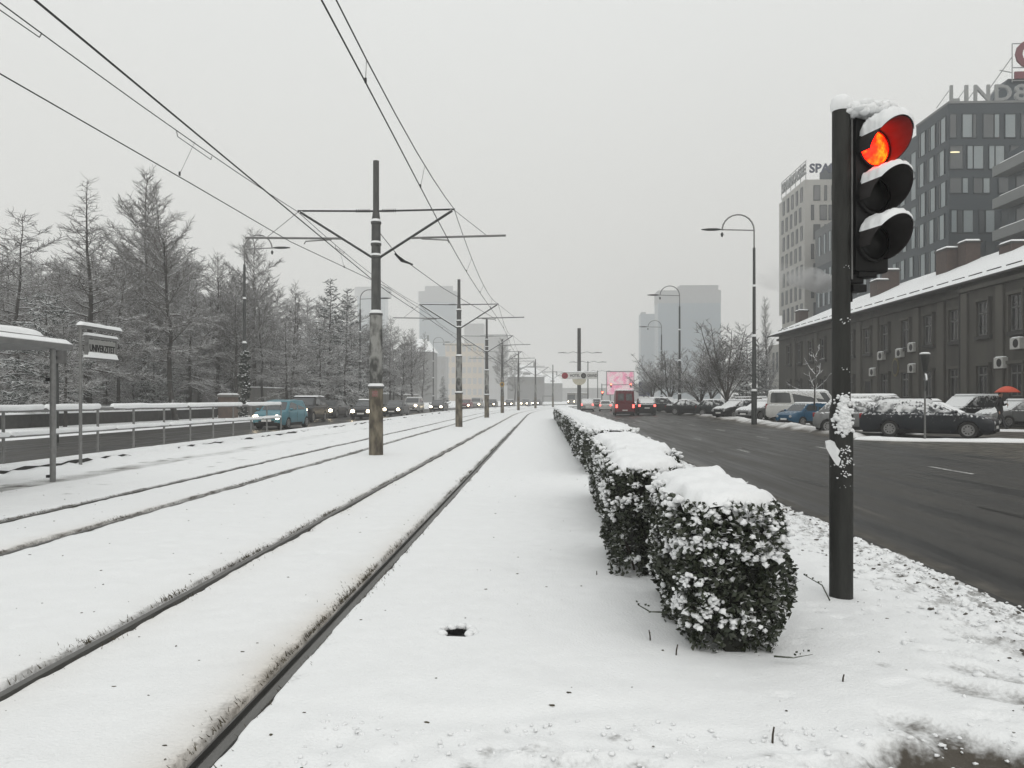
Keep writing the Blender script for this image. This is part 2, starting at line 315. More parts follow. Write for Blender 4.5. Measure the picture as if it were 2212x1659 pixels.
def blob(cx, cy, a, b, ang): 
    c, s = math.cos(ang), math.sin(ang); dx = XX - cx; dy = YY - cy
    return np.exp(-(((dx * c + dy * s) / a) ** 2 + ((-dx * s + dy * c) / b) ** 2) ** 2)
for cx, cy, a, b, ang, dp, dd in [(1.93, 3.74, .36, .15, -1.0, .055, .7), (2.2, 3.36, .62, .25, -.35, .06, .95), (2.62, 4.62, .3, .13, -.8, .03, .5), (1.62, 3.5, .17, .13, .3, .06, .55), (2.42, 4.35, .34, .12, -.75, .035, .45), (2.62, 5.0, .20, .08, -.7, .03, .4),
                                  (1.35, 3.42, .3, .06, -.1, .045, .35), (2.75, 4.05, .3, .12, -.9, .02, .3), (2.25, 3.95, .12, .05, -.2, .03, .3), (3.0, 5.3, .4, .1, -.9, .02, .3), (0.2, 3.38, .3, .07, .1, .03, .3)]:
    k = blob(cx, cy, a, b, ang); h -= dp * k * (0.6 + 0.8 * fine); dirt += dd * k * (0.35 + 1.0 * fbm(XX * 14, YY * 14, 3, 71))
    rim = blob(cx, cy, a * 1.35, b * 1.5, ang) - k; h += 0.02 * np.clip(rim, 0, 1) * fine * 2
for k in range(150):                             # small dents: footprints, fallen clumps
    cx = rng.uniform(1.3, 3.6); cy = rng.uniform(3.1, 12); s = rng.uniform(0.025, 0.07)
    m = (np.abs(xs - cx) < 0.3); r0 = np.searchsorted(ys, cy - 0.3); r1 = np.searchsorted(ys, cy + 0.3); c0, c1 = np.where(m)[0][[0, -1]]
    kx = XX[r0:r1, c0:c1]; ky = YY[r0:r1, c0:c1]; q = np.exp(-(((kx - cx) / s) ** 2 + ((ky - cy) / (s * rng.uniform(0.5, 1.2))) ** 2))
    h[r0:r1, c0:c1] -= rng.uniform(0.008, 0.028) * q; dirt[r0:r1, c0:c1] += rng.choice([0, 0, 0.2, 0.4]) * q
for k in range(330):                             # and between the rails
    cx = rng.uniform(-9.5, 0.5); cy = rng.uniform(3.2, 22); s = rng.uniform(0.03, 0.10)
    c0 = np.searchsorted(xs, cx - 0.3); c1 = np.searchsorted(xs, cx + 0.3); r0 = np.searchsorted(ys, cy - 0.3); r1 = np.searchsorted(ys, cy + 0.3)
    kx = XX[r0:r1, c0:c1]; ky = YY[r0:r1, c0:c1]; q = np.exp(-(((kx - cx) / s) ** 2 + ((ky - cy) / (s * rng.uniform(0.6, 2))) ** 2))
    h[r0:r1, c0:c1] -= rng.uniform(0.004, 0.02) * q * rng.choice([1, 1, -0.6]); dirt[r0:r1, c0:c1] += rng.choice([0, 0, 0, 0.35]) * q * fine[r0:r1, c0:c1]
# platform side: higher snow, trodden slushy footpath
h += 0.05 * sstep(-8.0, -8.6, XX); fp = np.exp(-((XX + 9.45 + 0.25 * (fbm(YY * 0.4, YY * 0, 2, 80) - 0.5)) / 0.42) ** 4) * sstep(60, 25, YY)
dirt += fp * (0.27 + 0.5 * mid * sstep(26, 12, YY)); h -= 0.025 * fp
pl = sstep(-7.3, -7.8, XX) * sstep(-10.5, -9.8, XX); h += pl * 0.03 * (fbm(XX * 5, YY * 5, 3, 85) - 0.5); dirt += pl * np.clip((fbm(XX * 6, YY * 6, 3, 86) - 0.64) * 2.5, 0, 0.5)
h += sstep(-10.55, -11.05, XX) * 0.15 * np.clip(fbm(XX * 2, YY * 3.2, 4, 88) - .3, 0, 1) * 1.5
hole = np.exp(-(((XX + 0.59) / 0.10) ** 2 + ((YY - 5.28) / 0.085) ** 2) ** 2); h -= 0.11 * hole
hb = np.exp(-((np.hypot(XX - 1.22, (YY - 5.85) * 0.45) / 0.62)) ** 4); h -= 0.03 * hb
for rr in RAILS: pass
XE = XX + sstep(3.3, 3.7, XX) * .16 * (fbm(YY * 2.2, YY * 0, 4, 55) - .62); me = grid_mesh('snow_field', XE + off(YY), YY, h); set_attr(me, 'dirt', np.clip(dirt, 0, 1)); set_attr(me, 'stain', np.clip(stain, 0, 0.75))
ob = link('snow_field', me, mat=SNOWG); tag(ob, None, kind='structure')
def snow_z(x, y):
    j = np.searchsorted(xs, x); i = np.searchsorted(ys, y); return float(h[min(i, len(ys) - 1), min(j, len(xs) - 1)])
# roads -----------------------------------------------------------
def road_sheet(name, xa, xb, ya, yb, zf, df, mt, nx=26, ny=170):
    ux = np.linspace(xa, xb, nx); uy = np.concatenate([np.linspace(ya, 60, ny // 2), np.linspace(61, yb, ny // 2)])
    A, B = np.meshgrid(ux, uy); me = grid_mesh(name, A + off(B), B, zf(A, B)); set_attr(me, 'dirt', df(A, B))
    o = link(name, me, mat=mt); return tag(o, None, kind='structure')
def rz(x): return -0.13 + 0.23 * sstep(3.8, 15, np.asarray(x, float))
def rzf(x): return float(rz(x))
road_sheet('road', 3.7, 13.2, -25, 330, lambda a, b: rz(a), lambda a, b: 0.42 * sstep(10.6, 13.0, a) * sstep(75, 45, b) + 0.5 * np.exp(-((a - 3.95) / 0.18) ** 2) + 0.12 * sstep(40, 90, b), ASPH)
LOT = asphalt('slushy_lot')
road_sheet('parking_lot', 13.2, 75, -25, 330, lambda a, b: rz(a) + 0.0 * a + 0.02 * (fbm(a, b, 3, 91) - 0.5) * sstep(13.4, 16, a), lambda a, b: 0.38 + 0 * a, LOT, 60, 200)
road_sheet('oncoming_road', -19.2, -11.55, -25, 330, lambda a, b: 0.1 + 0 * a, lambda a, b: 0.25 * np.exp(-((a + 11.7) / 0.25) ** 2) + 0.1 * sstep(40, 90, b), ASPH)
# left pavement with snow
A, B = np.meshgrid(np.linspace(-90, -19.2, 70), np.concatenate([np.linspace(-20, 100, 150), np.linspace(102, 330, 40)]))
zz = 0.22 + 0.05 * (fbm(A, B, 3, 95) - 0.5) + 0.03 * sstep(-25, -60, A) * 20 * 0.5
zz = np.where(A > -19.3, 0.08, zz); me = grid_mesh('pavement', A + off(B), B, zz)
set_attr(me, 'dirt', 0.35 * np.exp(-((A + 19.5) / 0.4) ** 2)); set_attr(me, 'stain', 0 * A); tag(link('pavement', me, mat=SNOWG), None, kind='structure')
# far fields right of the lot are covered by the ground sheet
# lane marks --------------------------------------------------------
MARK = mat('worn_lane_paint', (0.5, 0.5, 0.48), (0.12, 0.12, 0.115), 9, 0.6, contrast=0.12)
k = 0
for y0 in np.arange(9.5, 120, 7.5):
    for xl, ln in ((9.25, 1.9), (6.55, 1.5)):
        if xl < 9 and int(y0) % 2: continue
        y0_ = y0 + rng.uniform(-.3, .3); mb = MB(); n = 5
        vs = []; 
        for q in range(n + 1):
            yy = y0_ + ln * q / n; xx = xl + offs(yy) + rng.uniform(-.012, .012); vs += [(xx - .055, yy, rzf(xl - .05) + .006), (xx + .055, yy, rzf(xl + .05) + .006)]
        mb.add(vs, [(2 * q, 2 * q + 1, 2 * q + 3, 2 * q + 2) for q in range(n)])
        o = mb.obj('lane_mark', MARK); tag(o, None, None, None, 'structure')
TAR = mat('wet_tar_patch', (.011, .011, .0105), (.02, .0195, .018), 3, .35, spec=.15)
for q in range(26):
    xl = rng.choice((5.3, 6.9, 8.1, 9.2, 10.3, 11.2)) + rng.uniform(-.25, .25); y0_ = rng.uniform(9, 62); ln = rng.uniform(.7, 3.2); wd_ = rng.uniform(.05, .16); vs = []
    for k in range(9):
        f = k / 8; yy = y0_ + ln * f; ww = wd_ * math.sin(math.pi * min(.97, max(.03, f))) ** .5 * rng.uniform(.7, 1.2); xx = xl + .04 * math.sin(q + f * 4); vs += [(xx - ww, yy, rzf(xx - ww) + .005), (xx + ww, yy, rzf(xx + ww) + .005)]
    mb = MB(); mb.add(vs, [(2 * k, 2 * k + 1, 2 * k + 3, 2 * k + 2) for k in range(8)]); tag(mb.obj('tar_patch', TAR), None, None, None, 'structure')
# kerbs ---------------------------------------------------------------
KERB = mat('kerb_concrete', (0.16, 0.155, 0.145), (0.07, 0.068, 0.064), 5, 0.9, 0.5, 25)
KERBD = mat('dark_kerb', (0.05, 0.048, 0.044), (0.022, 0.022, 0.021), 4, 0.9, 0.6, 16)
def strip(name, x0, x1, z0, z1, mt, ya=-20, yb=160, step=2.0, jig=0.0):
    mb = MB(); y = ya; vs = []; n = 0
    while y <= yb:
        o_ = offs(y); j = rng.uniform(-jig, jig); vs += [(x0 + o_ + j, y, z0), (x1 + o_ + j, y, z0), (x1 + o_ + j, y, z1), (x0 + o_ + j, y, z1)]; y += step; n += 1
    fs = []
    for i in range(n - 1):
        a = 4 * i; b = a + 4; fs += [(a + q, a + (q + 1) % 4, b + (q + 1) % 4, b + q) for q in range(4)]
    fs += [(3, 2, 1, 0), tuple(4 * (n - 1) + q for q in range(4))]
    mb.add(vs, fs); o = mb.obj(name, mt); tag(o, None, None, None, 'structure'); return o
strip('kerb', 3.72, 3.83, -0.25, -0.06, KERBD)
strip('platform_kerb', -11.55, -11.06, -0.2, 0.17, KERBD)
# snow lying on the platform kerb, draping over its face in places
kx = np.array([-11.62, -11.58, -11.5, -11.35, -11.2, -11.1, -11.05, -11.02, -11.0, -10.95, -10.85]); ky = np.array(spaced(-10, 160, 0.09, 1.006, 3))
A, B = np.meshgrid(kx, ky); dr = fbm(B * 0.42, B * 0, 4, 107); cover = sstep(0.52, 0.60, dr + 0.22 * (fbm(B * 5, B * 0, 3, 103) - .5))
prof = np.interp(kx, [-11.62, -11.55, -11.4, -11.2, -11.08, -11.04], [0.12, 0.2, 0.235, 0.235, 0.21, 0.178])
zc = np.where(A > -11.03, 0.175 * (1 - cover) + 0.0, np.broadcast_to(prof, A.shape) + 0.02 * (fbm(A * 6, B * 3, 3, 105) - 0.5))
KD = 0.10 * np.clip(fbm(B * 3.5, B * 0, 4, 111) - .3, 0, 1) * 1.6; slope = np.interp(kx, [-11.04, -10.85], [0.178, -0.03]); zc = np.where(A > -11.045, np.where(cover > 0.05, np.broadcast_to(slope, A.shape) * cover + (0.172 - KD) * (1 - cover), 0.172 - KD), zc)
Ax = np.where((A > -11.045) & (cover < 0.98), -11.045 + (A + 11.045) * cover, A)
me = grid_mesh('kerb_snow', Ax + off(B), B, zc); tag(link('kerb_snow', me, mat=SNOW), 'snow lying along the platform kerb', None, None, 'stuff')
# snow banks along the car park edge ---------------------------------
def bank(name, pts, w, hgt, label, seed, dirty=0.5):
    pts = np.array(pts, float); seg = np.r_[0, np.cumsum(np.hypot(*np.diff(pts, axis=0).T))]; s = np.arange(0, seg[-1], 0.15)
    px = np.interp(s, seg, pts[:, 0]); py = np.interp(s, seg, pts[:, 1]); tx = np.gradient(px); ty = np.gradient(py); ln = np.hypot(tx, ty); nx, ny = ty / ln, -tx / ln
    tt = np.linspace(-1, 1, 15); S, T = np.meshgrid(s, tt, indexing='ij')
    wid = w * (0.6 + 0.8 * fbm(S * 0.35, S * 0, 3, seed)); taper = np.minimum(1, np.minimum(S, seg[-1] - S) / 0.8) ** 0.5
    X = px[:, None] + nx[:, None] * T * wid * taper; Y = py[:, None] + ny[:, None] * T * wid * taper
    hh = hgt * (0.35 + 1.2 * fbm(S * 0.6, T * 1.5, 4, seed + 3)) * (1 - T ** 2) * taper + 0.03 * (fbm(X * 4, Y * 4, 3, seed + 5) - 0.5) * (1 - T ** 2)
    me = grid_mesh(name, X, Y, rz(X - off(Y)) - 0.02 + hh)
    d = dirty * (0.2 + 1.3 * fbm(X * 1.3, Y * 1.3, 4, seed + 7)) * (0.55 + 0.6 * np.abs(T)) + 0.35 * sstep(.6, 1, np.abs(T)); set_attr(me, 'dirt', np.clip(d, 0, 1)); set_attr(me, 'stain', 0.25 * np.clip(d, 0, 1))
    return tag(link(name, me, mat=SNOWG), label, None, None, 'stuff')
EDGE = [(12.3, 30.5), (12.6, 34), (13.1, 40), (13.6, 48), (14.0, 58), (14.6, 70), (15.2, 85), (16.5, 105)]
bank('snow_bank', EDGE, 0.8, 0.22, 'ploughed slushy snow heap along the car park edge', 200, 0.62)
bank('snow_bank', [(12.0, 30.2), (13.2, 28.6), (15, 27.7), (17, 27.4), (18.3, 27.6)], 0.55, 0.14, 'clean white snow strip in front of the dark estate car', 220, 0.12)
bank('snow_bank', [(19, 38.5), (22, 36.6), (27, 35.8)], 0.9, 0.12, 'flat snow patch by the walking person', 230, 0.15)
bank('snow_bank', [(15.5, 33), (16.3, 40), (17.2, 50), (18.5, 66), (20, 85)], 1.3, 0.10, 'thin snow left between the parked cars', 240, 0.35)
# ================================================================== tram tracks
def rail(xr, gdir, parent):
    prof = [(-.072, -.10), (-.072, -.026), (-.062, -.026), (-.062, -.06), (-.002, -.06), (.0, -.004), (.052, -.004), (.052, -.10)]
    yl = spaced(-12, 320, 1.5, 1.02, 5); vs = []; n = len(prof)
    for y in yl:
        vs += [(xr + gdir * a + offs(y), y, b) for a, b in prof]
    mb = MB()
    for i in range(len(yl) - 1):
        for q in range(n - 1):
            mb.f.append((i * n + q, i * n + q + 1, (i + 1) * n + q + 1, (i + 1) * n + q)); mb.m.append(1 if q in (2, 3, 4) else 0)
    mb.v = vs; me = mb.mesh('rail'); return link('rail', me, parent, mat=[STEEL, GROOVE])
for (a, b, lb) in ((0, 1, 'nearer tram track with two grooved rails sunk in the snow'), (2, 3, 'farther tram track on the platform side, half buried in snow')):
    t = thing('tram_track', lb, 'tram track', (0, 0, 0)); rail(RAILS[a], 1, t); rail(RAILS[b], -1, t)
# grass tips and crumbs standing out of the snow along the rails
def blades(name, label, P0, hgt, wid, lean, mt):
    n = len(P0); az = nr.uniform(0, 2 * np.pi, n); d = np.stack([np.cos(az), np.sin(az), 0 * az], -1) * wid[:, None]
    tip = P0 + lean + np.stack([0 * az, 0 * az, hgt], -1)
    v = np.stack([P0 - d, P0 + d, tip + d * 0.25, tip - d * 0.25], 1); f = np.arange(4 * n).reshape(n, 4)
    o = link(name, np_mesh(name, v, f), mat=mt); return tag(o, label, None, None, 'stuff')
pts = []
for i, xr in enumerate(RAILS):
    n = (11000, 11000, 7000, 5000)[i]; y = 2.6 + 42 * nr.random(n) ** 1.7; cl = fbm(y * 1.3, y * 0 + i, 3, 300 + i); keep = nr.random(n) < np.clip((cl - 0.3) * 2.4, 0.08, 1)
    y = y[keep]; left = nr.random(len(y)) < 0.72
    x = np.where(left, xr - 0.075 - nr.exponential(0.03, len(y)), xr + 0.06 + nr.exponential(0.022, len(y)))
    pts.append(np.stack([x + off(y), y, np.full(len(y), -0.012)], -1))
Pn = np.concatenate(pts); n = len(Pn)
blades('grass', 'dark grass tips poking out along the rails', Pn, nr.uniform(0.008, 0.034, n), nr.uniform(0.002, 0.0055, n), np.stack([-nr.uniform(0, 0.03, n), nr.normal(0, 0.012, n), 0 * Pn[:, 0]], -1), STRAW)
# a few stalks and twigs standing in the open snow
for (u, v, hh, lx, lb) in ((1405, 1378, .07, -.01, 'short brown stalk left of the nearest hedge foot'), (1460, 1410, .07, .012, 'short brown stalk in front of the nearest hedge'), (1668, 1602, .07, .01, 'thin stalk standing in the open snow at the bottom'),
                        (1289, 1240, .035, 0, 'tiny stalk in the snow between rail and hedge'), (1820, 1470, .04, .01, 'tiny twig in the snow below the signal post')):
    d = H * F / (v - HZ); x, y = P(u, d); mb = MB(); mb.tube([(0, 0, -.03), (lx * .3, 0, hh * .5), (lx, .004, hh)], [.006, .005, .004], 5); tag(mb.obj('stalk', STEM, None, (x, y, snow_z(x, y))), lb, 'stalk', 'stalks in the snow')
# drain pipe stub sunk in the snow
t = thing('drain_pipe', 'open black drain pipe mouth ringed by snow lumps', 'drain', (-0.59, 5.28, -0.02))
mb = MB(); mb.lathe([(.085, -.14), (.085, .012), (.072, .012), (.072, -.10), (.002, -.10)], 18); mb.obj('pipe', BLACK, t, sm=40)
ICO = None
def ico():
    global ICO
    if ICO is None:
        bm = bmesh.new(); bmesh.ops.create_icosphere(bm, subdivisions=2, radius=1); bm.verts.ensure_lookup_table()
        ICO = (np.array([v.co[:] for v in bm.verts]), np.array([[v.index for v in f.verts] for f in bm.faces])); bm.free()
    return ICO
def lumps(name, C, S, mt, parent=None, rough=0.22, seed=1, label=None):
    """C centres (n,3), S radii (n,3): one mesh of uneven snow lumps"""
    bv, bf = ico(); n = len(C); r = np.random.default_rng(seed)
    k = 1 + rough * r.normal(0, 1, (n, len(bv), 1)) * 0.55; 
    V = bv[None] * k * S[:, None, :] + C[:, None, :]; Fc = bf[None] + (np.arange(n) * len(bv))[:, None, None]
    o = link(name, smooth(np_mesh(name, V, Fc.reshape(-1, 3))), parent, mat=mt)
    if label: o['label'] = label
    return o
a = np.linspace(0.2, 2 * np.pi - 0.1, 11); a = a[(np.sin(a) > -0.75)]
lumps('snow_lump', np.stack([0.115 * np.cos(a), 0.10 * np.sin(a), 0.012 + 0.012 * np.abs(np.sin(a * 3))], -1), nr.uniform(0.022, 0.042, (len(a), 3)) * [1.1, 1, .75], SNOW, t)
# ================================================================== hedges
def hedge(label, x0, x1, y0, y1, top, nleaf, nclump, leaf, taper, seed, cap=0.07, stuffcell=0.05):
    r = np.random.default_rng(seed); cx, cy = (x0 + x1) / 2, (y0 + y1) / 2; bx, by = (x1 - x0) / 2, (y1 - y0) / 2
    t = thing('hedge', label, 'hedge', (cx + offs(cy), cy, -0.02), 0, 'clipped evergreen hedges along the median')
    longrow = by > 5
    def curve(y): return off(y + cy) - offs(cy) if longrow else 0 * y
    def wall(n, inset=0.0):
        """points on the side walls with outward normals"""
        per = np.array([2 * by, 2 * by, 2 * bx, 2 * bx]); w = r.choice(4, n, p=per / per.sum()); z = top * r.random(n) ** 0.85
        s = r.uniform(-1, 1, n); zz = z / top
        k = 1 - taper * (1 - sstep(0, 0.55, zz)) + 0.05 * np.sin(s * 7 + zz * 5)
        X = np.where(w == 0, -bx * k, np.where(w == 1, bx * k, s * bx * k)); Y = np.where(w == 2, -by + bx * (1 - k), np.where(w == 3, by - bx * (1 - k), s * (by - bx * (1 - k))))
        N = np.stack([np.where(w == 0, -1.0, np.where(w == 1, 1.0, 0)), np.where(w == 2, -1.0, np.where(w == 3, 1.0, 0)), 0 * X], -1)
        rc = .62 * bx; dx_ = np.abs(X) - (bx - rc); dy_ = np.abs(Y) - (by - rc); cn = (dx_ > 0) & (dy_ > 0); hy = np.maximum(np.hypot(dx_, dy_), 1e-6); sc_ = np.where(cn & (hy > rc), rc / hy, 1)
        X = np.where(cn, np.sign(X) * ((bx - rc) + dx_ * sc_), X); Y = np.where(cn, np.sign(Y) * ((by - rc) + dy_ * sc_), Y); N[cn, 0] = (np.sign(X) * dx_ / hy)[cn]; N[cn, 1] = (np.sign(Y) * dy_ / hy)[cn]
        sh = 1 - .10 * sstep(.80, 1.0, zz); X = X * sh; Y = np.sign(Y) * (np.abs(Y) - bx * (1 - sh))
        ax = np.abs(X) / bx; ay = (np.abs(Y) - (by - bx)) / bx; cor = np.clip(np.maximum(0, ax - .6) * np.maximum(0, ay - .6) * 6.2, 0, 1)
        pass
        lump = (fbm(Y * 4 + X * 3 + 50, z * 4, 3, seed) - 0.5) * 0.26 * min(1, bx / .35)
        return np.stack([X, Y, z], -1) + N * (lump - inset)[:, None], N
    # inner mass
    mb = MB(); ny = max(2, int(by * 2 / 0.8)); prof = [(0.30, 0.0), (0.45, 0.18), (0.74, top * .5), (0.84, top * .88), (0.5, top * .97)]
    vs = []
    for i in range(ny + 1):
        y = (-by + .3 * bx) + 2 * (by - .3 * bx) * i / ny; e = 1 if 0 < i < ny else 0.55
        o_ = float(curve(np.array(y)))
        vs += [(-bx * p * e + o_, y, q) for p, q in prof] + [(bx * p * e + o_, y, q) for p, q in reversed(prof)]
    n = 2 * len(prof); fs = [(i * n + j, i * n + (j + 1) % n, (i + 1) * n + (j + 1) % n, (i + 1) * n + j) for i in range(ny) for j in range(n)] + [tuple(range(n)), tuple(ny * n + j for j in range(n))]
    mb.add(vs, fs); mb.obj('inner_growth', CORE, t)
    # leaves
    Pt, N = wall(nleaf); dep = r.exponential(0.03, nleaf); Pt = Pt + N * (0.035 - dep)[:, None]
    Pt[:, 0] += curve(Pt[:, 1])
    d = N * 0.55 + r.normal(0, 0.6, (nleaf, 3)) + np.array([0, 0, 0.05]); d /= np.linalg.norm(d, axis=1)[:, None]
    q = np.cross(d, r.normal(0, 1, (nleaf, 3))); q /= np.linalg.norm(q, axis=1)[:, None]; nn = np.cross(d, q)
    ln = leaf * r.uniform(0.7, 1.5, nleaf)[:, None]; w = ln * 0.30
    V = np.stack([Pt - d * ln * .5, Pt + q * w + nn * w * .35, Pt + d * ln * .5, Pt - q * w + nn * w * .35], 1)
    fb = np.arange(nleaf)[:, None] * 4; T = np.concatenate([fb + [0, 1, 2], fb + [0, 2, 3]])
    tag(link('foliage', np_mesh('foliage', V, T), t, mat=LEAF), None, kind='stuff')
    # stems at the foot
    mb = MB()
    for i in range(int(16 if not longrow else 90)):
        y = r.uniform(-by * .8, by * .8); x = r.uniform(-bx * .7, bx * .7); o_ = float(curve(np.array(y)))
        mb.tube([(x * .5 + o_, y, -.05), (x * .8 + o_, y + r.uniform(-.05, .05), .2), (x * 1.25 + o_, y + r.uniform(-.12, .12), .42)], [.012, .009, .005], 5)
    mb.obj('stem', STEM, t)['kind'] = 'stuff'
    # snow: cap and clumps held on the leaves
    gx = np.linspace(-1, 1, 31 if not longrow else 21); gy = np.linspace(-1, 1, max(25, int(by * 2 / stuffcell)))
    A, B = np.meshgrid(gx, gy); ex = np.abs(A); ey = (np.abs(B) * by - (by - bx)) / bx; ey = np.clip(ey, 0, 1)
    rad = (ex ** 2.7 + ey ** 2.7) ** (1 / 2.7); edge = sstep(0.72, 1.12, rad)
    sq = np.where(rad > 1, 1 / np.maximum(rad, 1e-6), 1); Xc = A * bx * (sq * 1.0); Yc = np.sign(B) * (np.minimum(np.abs(B) * by, by - bx) + ey * bx * sq * 1.0)
    drip = 0.03 + 0.5 * np.clip(fbm(np.arctan2(ey * np.sign(B), A) * 3.5 + (B * by * 3 if longrow else B * by * 1.5), A * 0 + 3, 3, seed + 4) - 0.38, 0, 1)
    Zc = top + cap * (1.15 - .35 * rad ** 2) * (1 - edge) + 0.10 * (fbm(Xc * 5 + 9, Yc * 5, 3, seed + 6) - 0.45) * (1 - edge) - edge * drip
    Xc = Xc + 0.05 * (fbm(Yc * 6, Xc * 6, 3, seed + 8) - .5) * 2 * edge; Yc2 = Yc + 0.05 * (fbm(Xc * 6 + 4, Yc * 6, 3, seed + 9) - .5) * 2 * edge
    link('snow_cap', grid_mesh('snow_cap', Xc + curve(Yc), Yc2, Zc), t, mat=SNOW)
    nrim = int((by + bx) * (70 if not longrow else 26)); Pr, Nr = wall(nrim); Pr[:, 2] = top + r.uniform(-.06, .02, nrim); Pr[:, :2] *= (1 - .02 / bx * r.random((nrim, 1))) if not longrow else 1
    Pr[:, 0] += curve(Pr[:, 1]); sr = r.uniform(.012, .03, nrim) * (1 if not longrow else 1.8); lumps('snow_rim', Pr, np.stack([sr * r.uniform(1, 1.5, nrim), sr * r.uniform(1, 1.5, nrim), sr * r.uniform(.6, 1, nrim)], -1), SNOW, t, .3, seed + 3)['kind'] = 'stuff'
    Pc, N = wall(nclump * 6); cl = fbm(Pc[:, 0] * 5 + Pc[:, 1] * 5 + 20, Pc[:, 2] * 7, 3, seed + 11); zt = Pc[:, 2] / top
    ok = (cl + 0.12 * zt > np.quantile(cl + 0.12 * zt, 0.45)) & (Pc[:, 2] > 0.1); Pc = Pc[ok][:nclump]; N = N[ok][:nclump]; m = len(Pc)
    Pc = Pc + N * 0.012; Pc[:, 0] += curve(Pc[:, 1]); sc = leaf / 0.042; big = np.minimum(r.gamma(1.6, 0.55, m) + .35, 1.9)
    tan = np.stack([-N[:, 1], N[:, 0], 0 * N[:, 0]], -1); C2 = []; S2 = []
    for q in range(15 if not longrow else 6):
        k_ = sc * big * 0.030; sl = r.normal(0, 1, m)
        C2.append(Pc + tan * (sl * k_ * 1.05)[:, None] + N * (r.uniform(-.3, .5, m) * k_)[:, None] + np.array([0, 0, 1]) * ((r.normal(0, .55, m) - .45 * np.abs(sl)) * k_)[:, None])
        s_ = sc * r.uniform(.007, .0165, m) * np.sqrt(big); S2.append(np.stack([s_ * r.uniform(.8, 1.35, m), s_ * r.uniform(.8, 1.35, m), s_ * r.uniform(.6, 1.0, m)], -1))
    o = lumps('snow_clump', np.concatenate(C2), np.concatenate(S2), SNOW, t, 0.5, seed); o['kind'] = 'stuff'
    return t
hedge('nearest hedge block with a thick white snow top, beside the signal post', 0.90, 1.55, 4.88, 6.6, 0.96, 14500, 230, 0.042, 0.30, 1)
hedge('second hedge block, right behind the nearest one and narrower', 0.66, 1.30, 7.0, 8.45, 0.99, 8000, 130, 0.042, 0.26, 2)
hedge('third hedge block, with a lumpy two-step snow top', 0.80, 1.62, 9.1, 12.9, 0.98, 9000, 160, 0.046, 0.15, 3)
hedge('long hedge row running on towards the hotel sign pole', 0.95, 2.0, 16.3, 62, 0.97, 42000, 1100, 0.062, 0.12, 4, 0.07, 0.25)
# twigs reaching out at the foot of the nearest hedge
for (x, y, pts, lb) in ((0.83, 5.15, [(0, 0, .18), (-.12, -.02, .19), (-.2, -.04, .24)], 'bare twig sticking out low on the left of the nearest hedge'), (1.42, 4.78, [(0, 0, .02), (.1, -.05, .03), (.22, -.04, .05)], 'snowy fallen twig at the foot of the nearest hedge'),
                        (2.28, 6.2, [(0, 0, 0), (-.06, 0, .12), (-.2, .02, .2)], 'thin dry stem leaning left of the signal post foot')):
    mb = MB(); mb.tube(pts, [.006, .005, .003], 5)
    for q in range(5):
        p = Vector(pts[1]).lerp(Vector(pts[2]), q / 4); mb.cbox(p + Vector((rng.uniform(-.02, .02), rng.uniform(-.02, .02), rng.uniform(0, .03))), (.014, .004, .012), rng.uniform(0, 3))
    tag(mb.obj('twig', LEAF, None, (x, y, 0)), lb, 'twig')
n = 2600; cx = np.concatenate([3.72 - nr.gamma(1.4, .28, n), nr.uniform(-1.1, 2.3, 420)]); cy = np.concatenate([2.9 + 13 * nr.random(n) ** 1.5, nr.uniform(3.0, 3.85, 420)]); ok = cx > -1.2; cx, cy = cx[ok], cy[ok]
cz = np.array([snow_z(a_, b_) for a_, b_ in zip(cx, cy)]); sz = nr.gamma(1.6, .0045, len(cx)) + .003; sz = np.minimum(sz, np.where(cy < 4.3, .011, .024))
o = lumps('snow_crumbs', np.stack([cx, cy, cz + sz * .2], -1), np.stack([sz * nr.uniform(.8, 1.6, len(cx)), sz * nr.uniform(.8, 1.6, len(cx)), sz * .7], -1), SNOW, None, .35, 12); tag(o, 'loose snow crumbs scattered along the kerb and footprints', None, None, 'stuff')
n = 700; cx = 3.72 - nr.gamma(1.3, .22, n); cy = 2.9 + 13 * nr.random(n) ** 1.5; cz = np.array([snow_z(a_, b_) for a_, b_ in zip(cx, cy)]); sz = np.minimum(nr.gamma(1.5, .004, n) + .002, .016)
o = lumps('grit', np.stack([cx, cy, cz + sz * .3], -1), np.stack([sz * nr.uniform(.8, 1.8, n), sz, sz * .6], -1), mat('road_grit', (.06, .052, .042), (.12, .11, .095), 20, .9), None, .4, 13); tag(o, 'dark grit and dirt specks thrown onto the snow by traffic', None, None, 'stuff')
n = 420; cx = nr.uniform(-9.5, 2.6, n); cy = 3.1 + 16 * nr.random(n) ** 1.6; ok = np.min(np.abs(cx[:, None] - np.array(RAILS)[None]), 1) > .16; cx, cy = cx[ok], cy[ok]; n = len(cx); cz = np.array([snow_z(a_, b_) for a_, b_ in zip(cx, cy)]); sz = np.minimum(nr.gamma(1.5, .0022, n) + .0012, .0055)
o = lumps('debris', np.stack([cx, cy, cz + .001], -1), np.stack([sz * nr.uniform(.8, 3, n), sz * nr.uniform(.8, 2, n), sz * .6], -1), STRAW, None, .4, 14); tag(o, 'tiny leaf and bark bits lying on the snow', None, None, 'stuff')
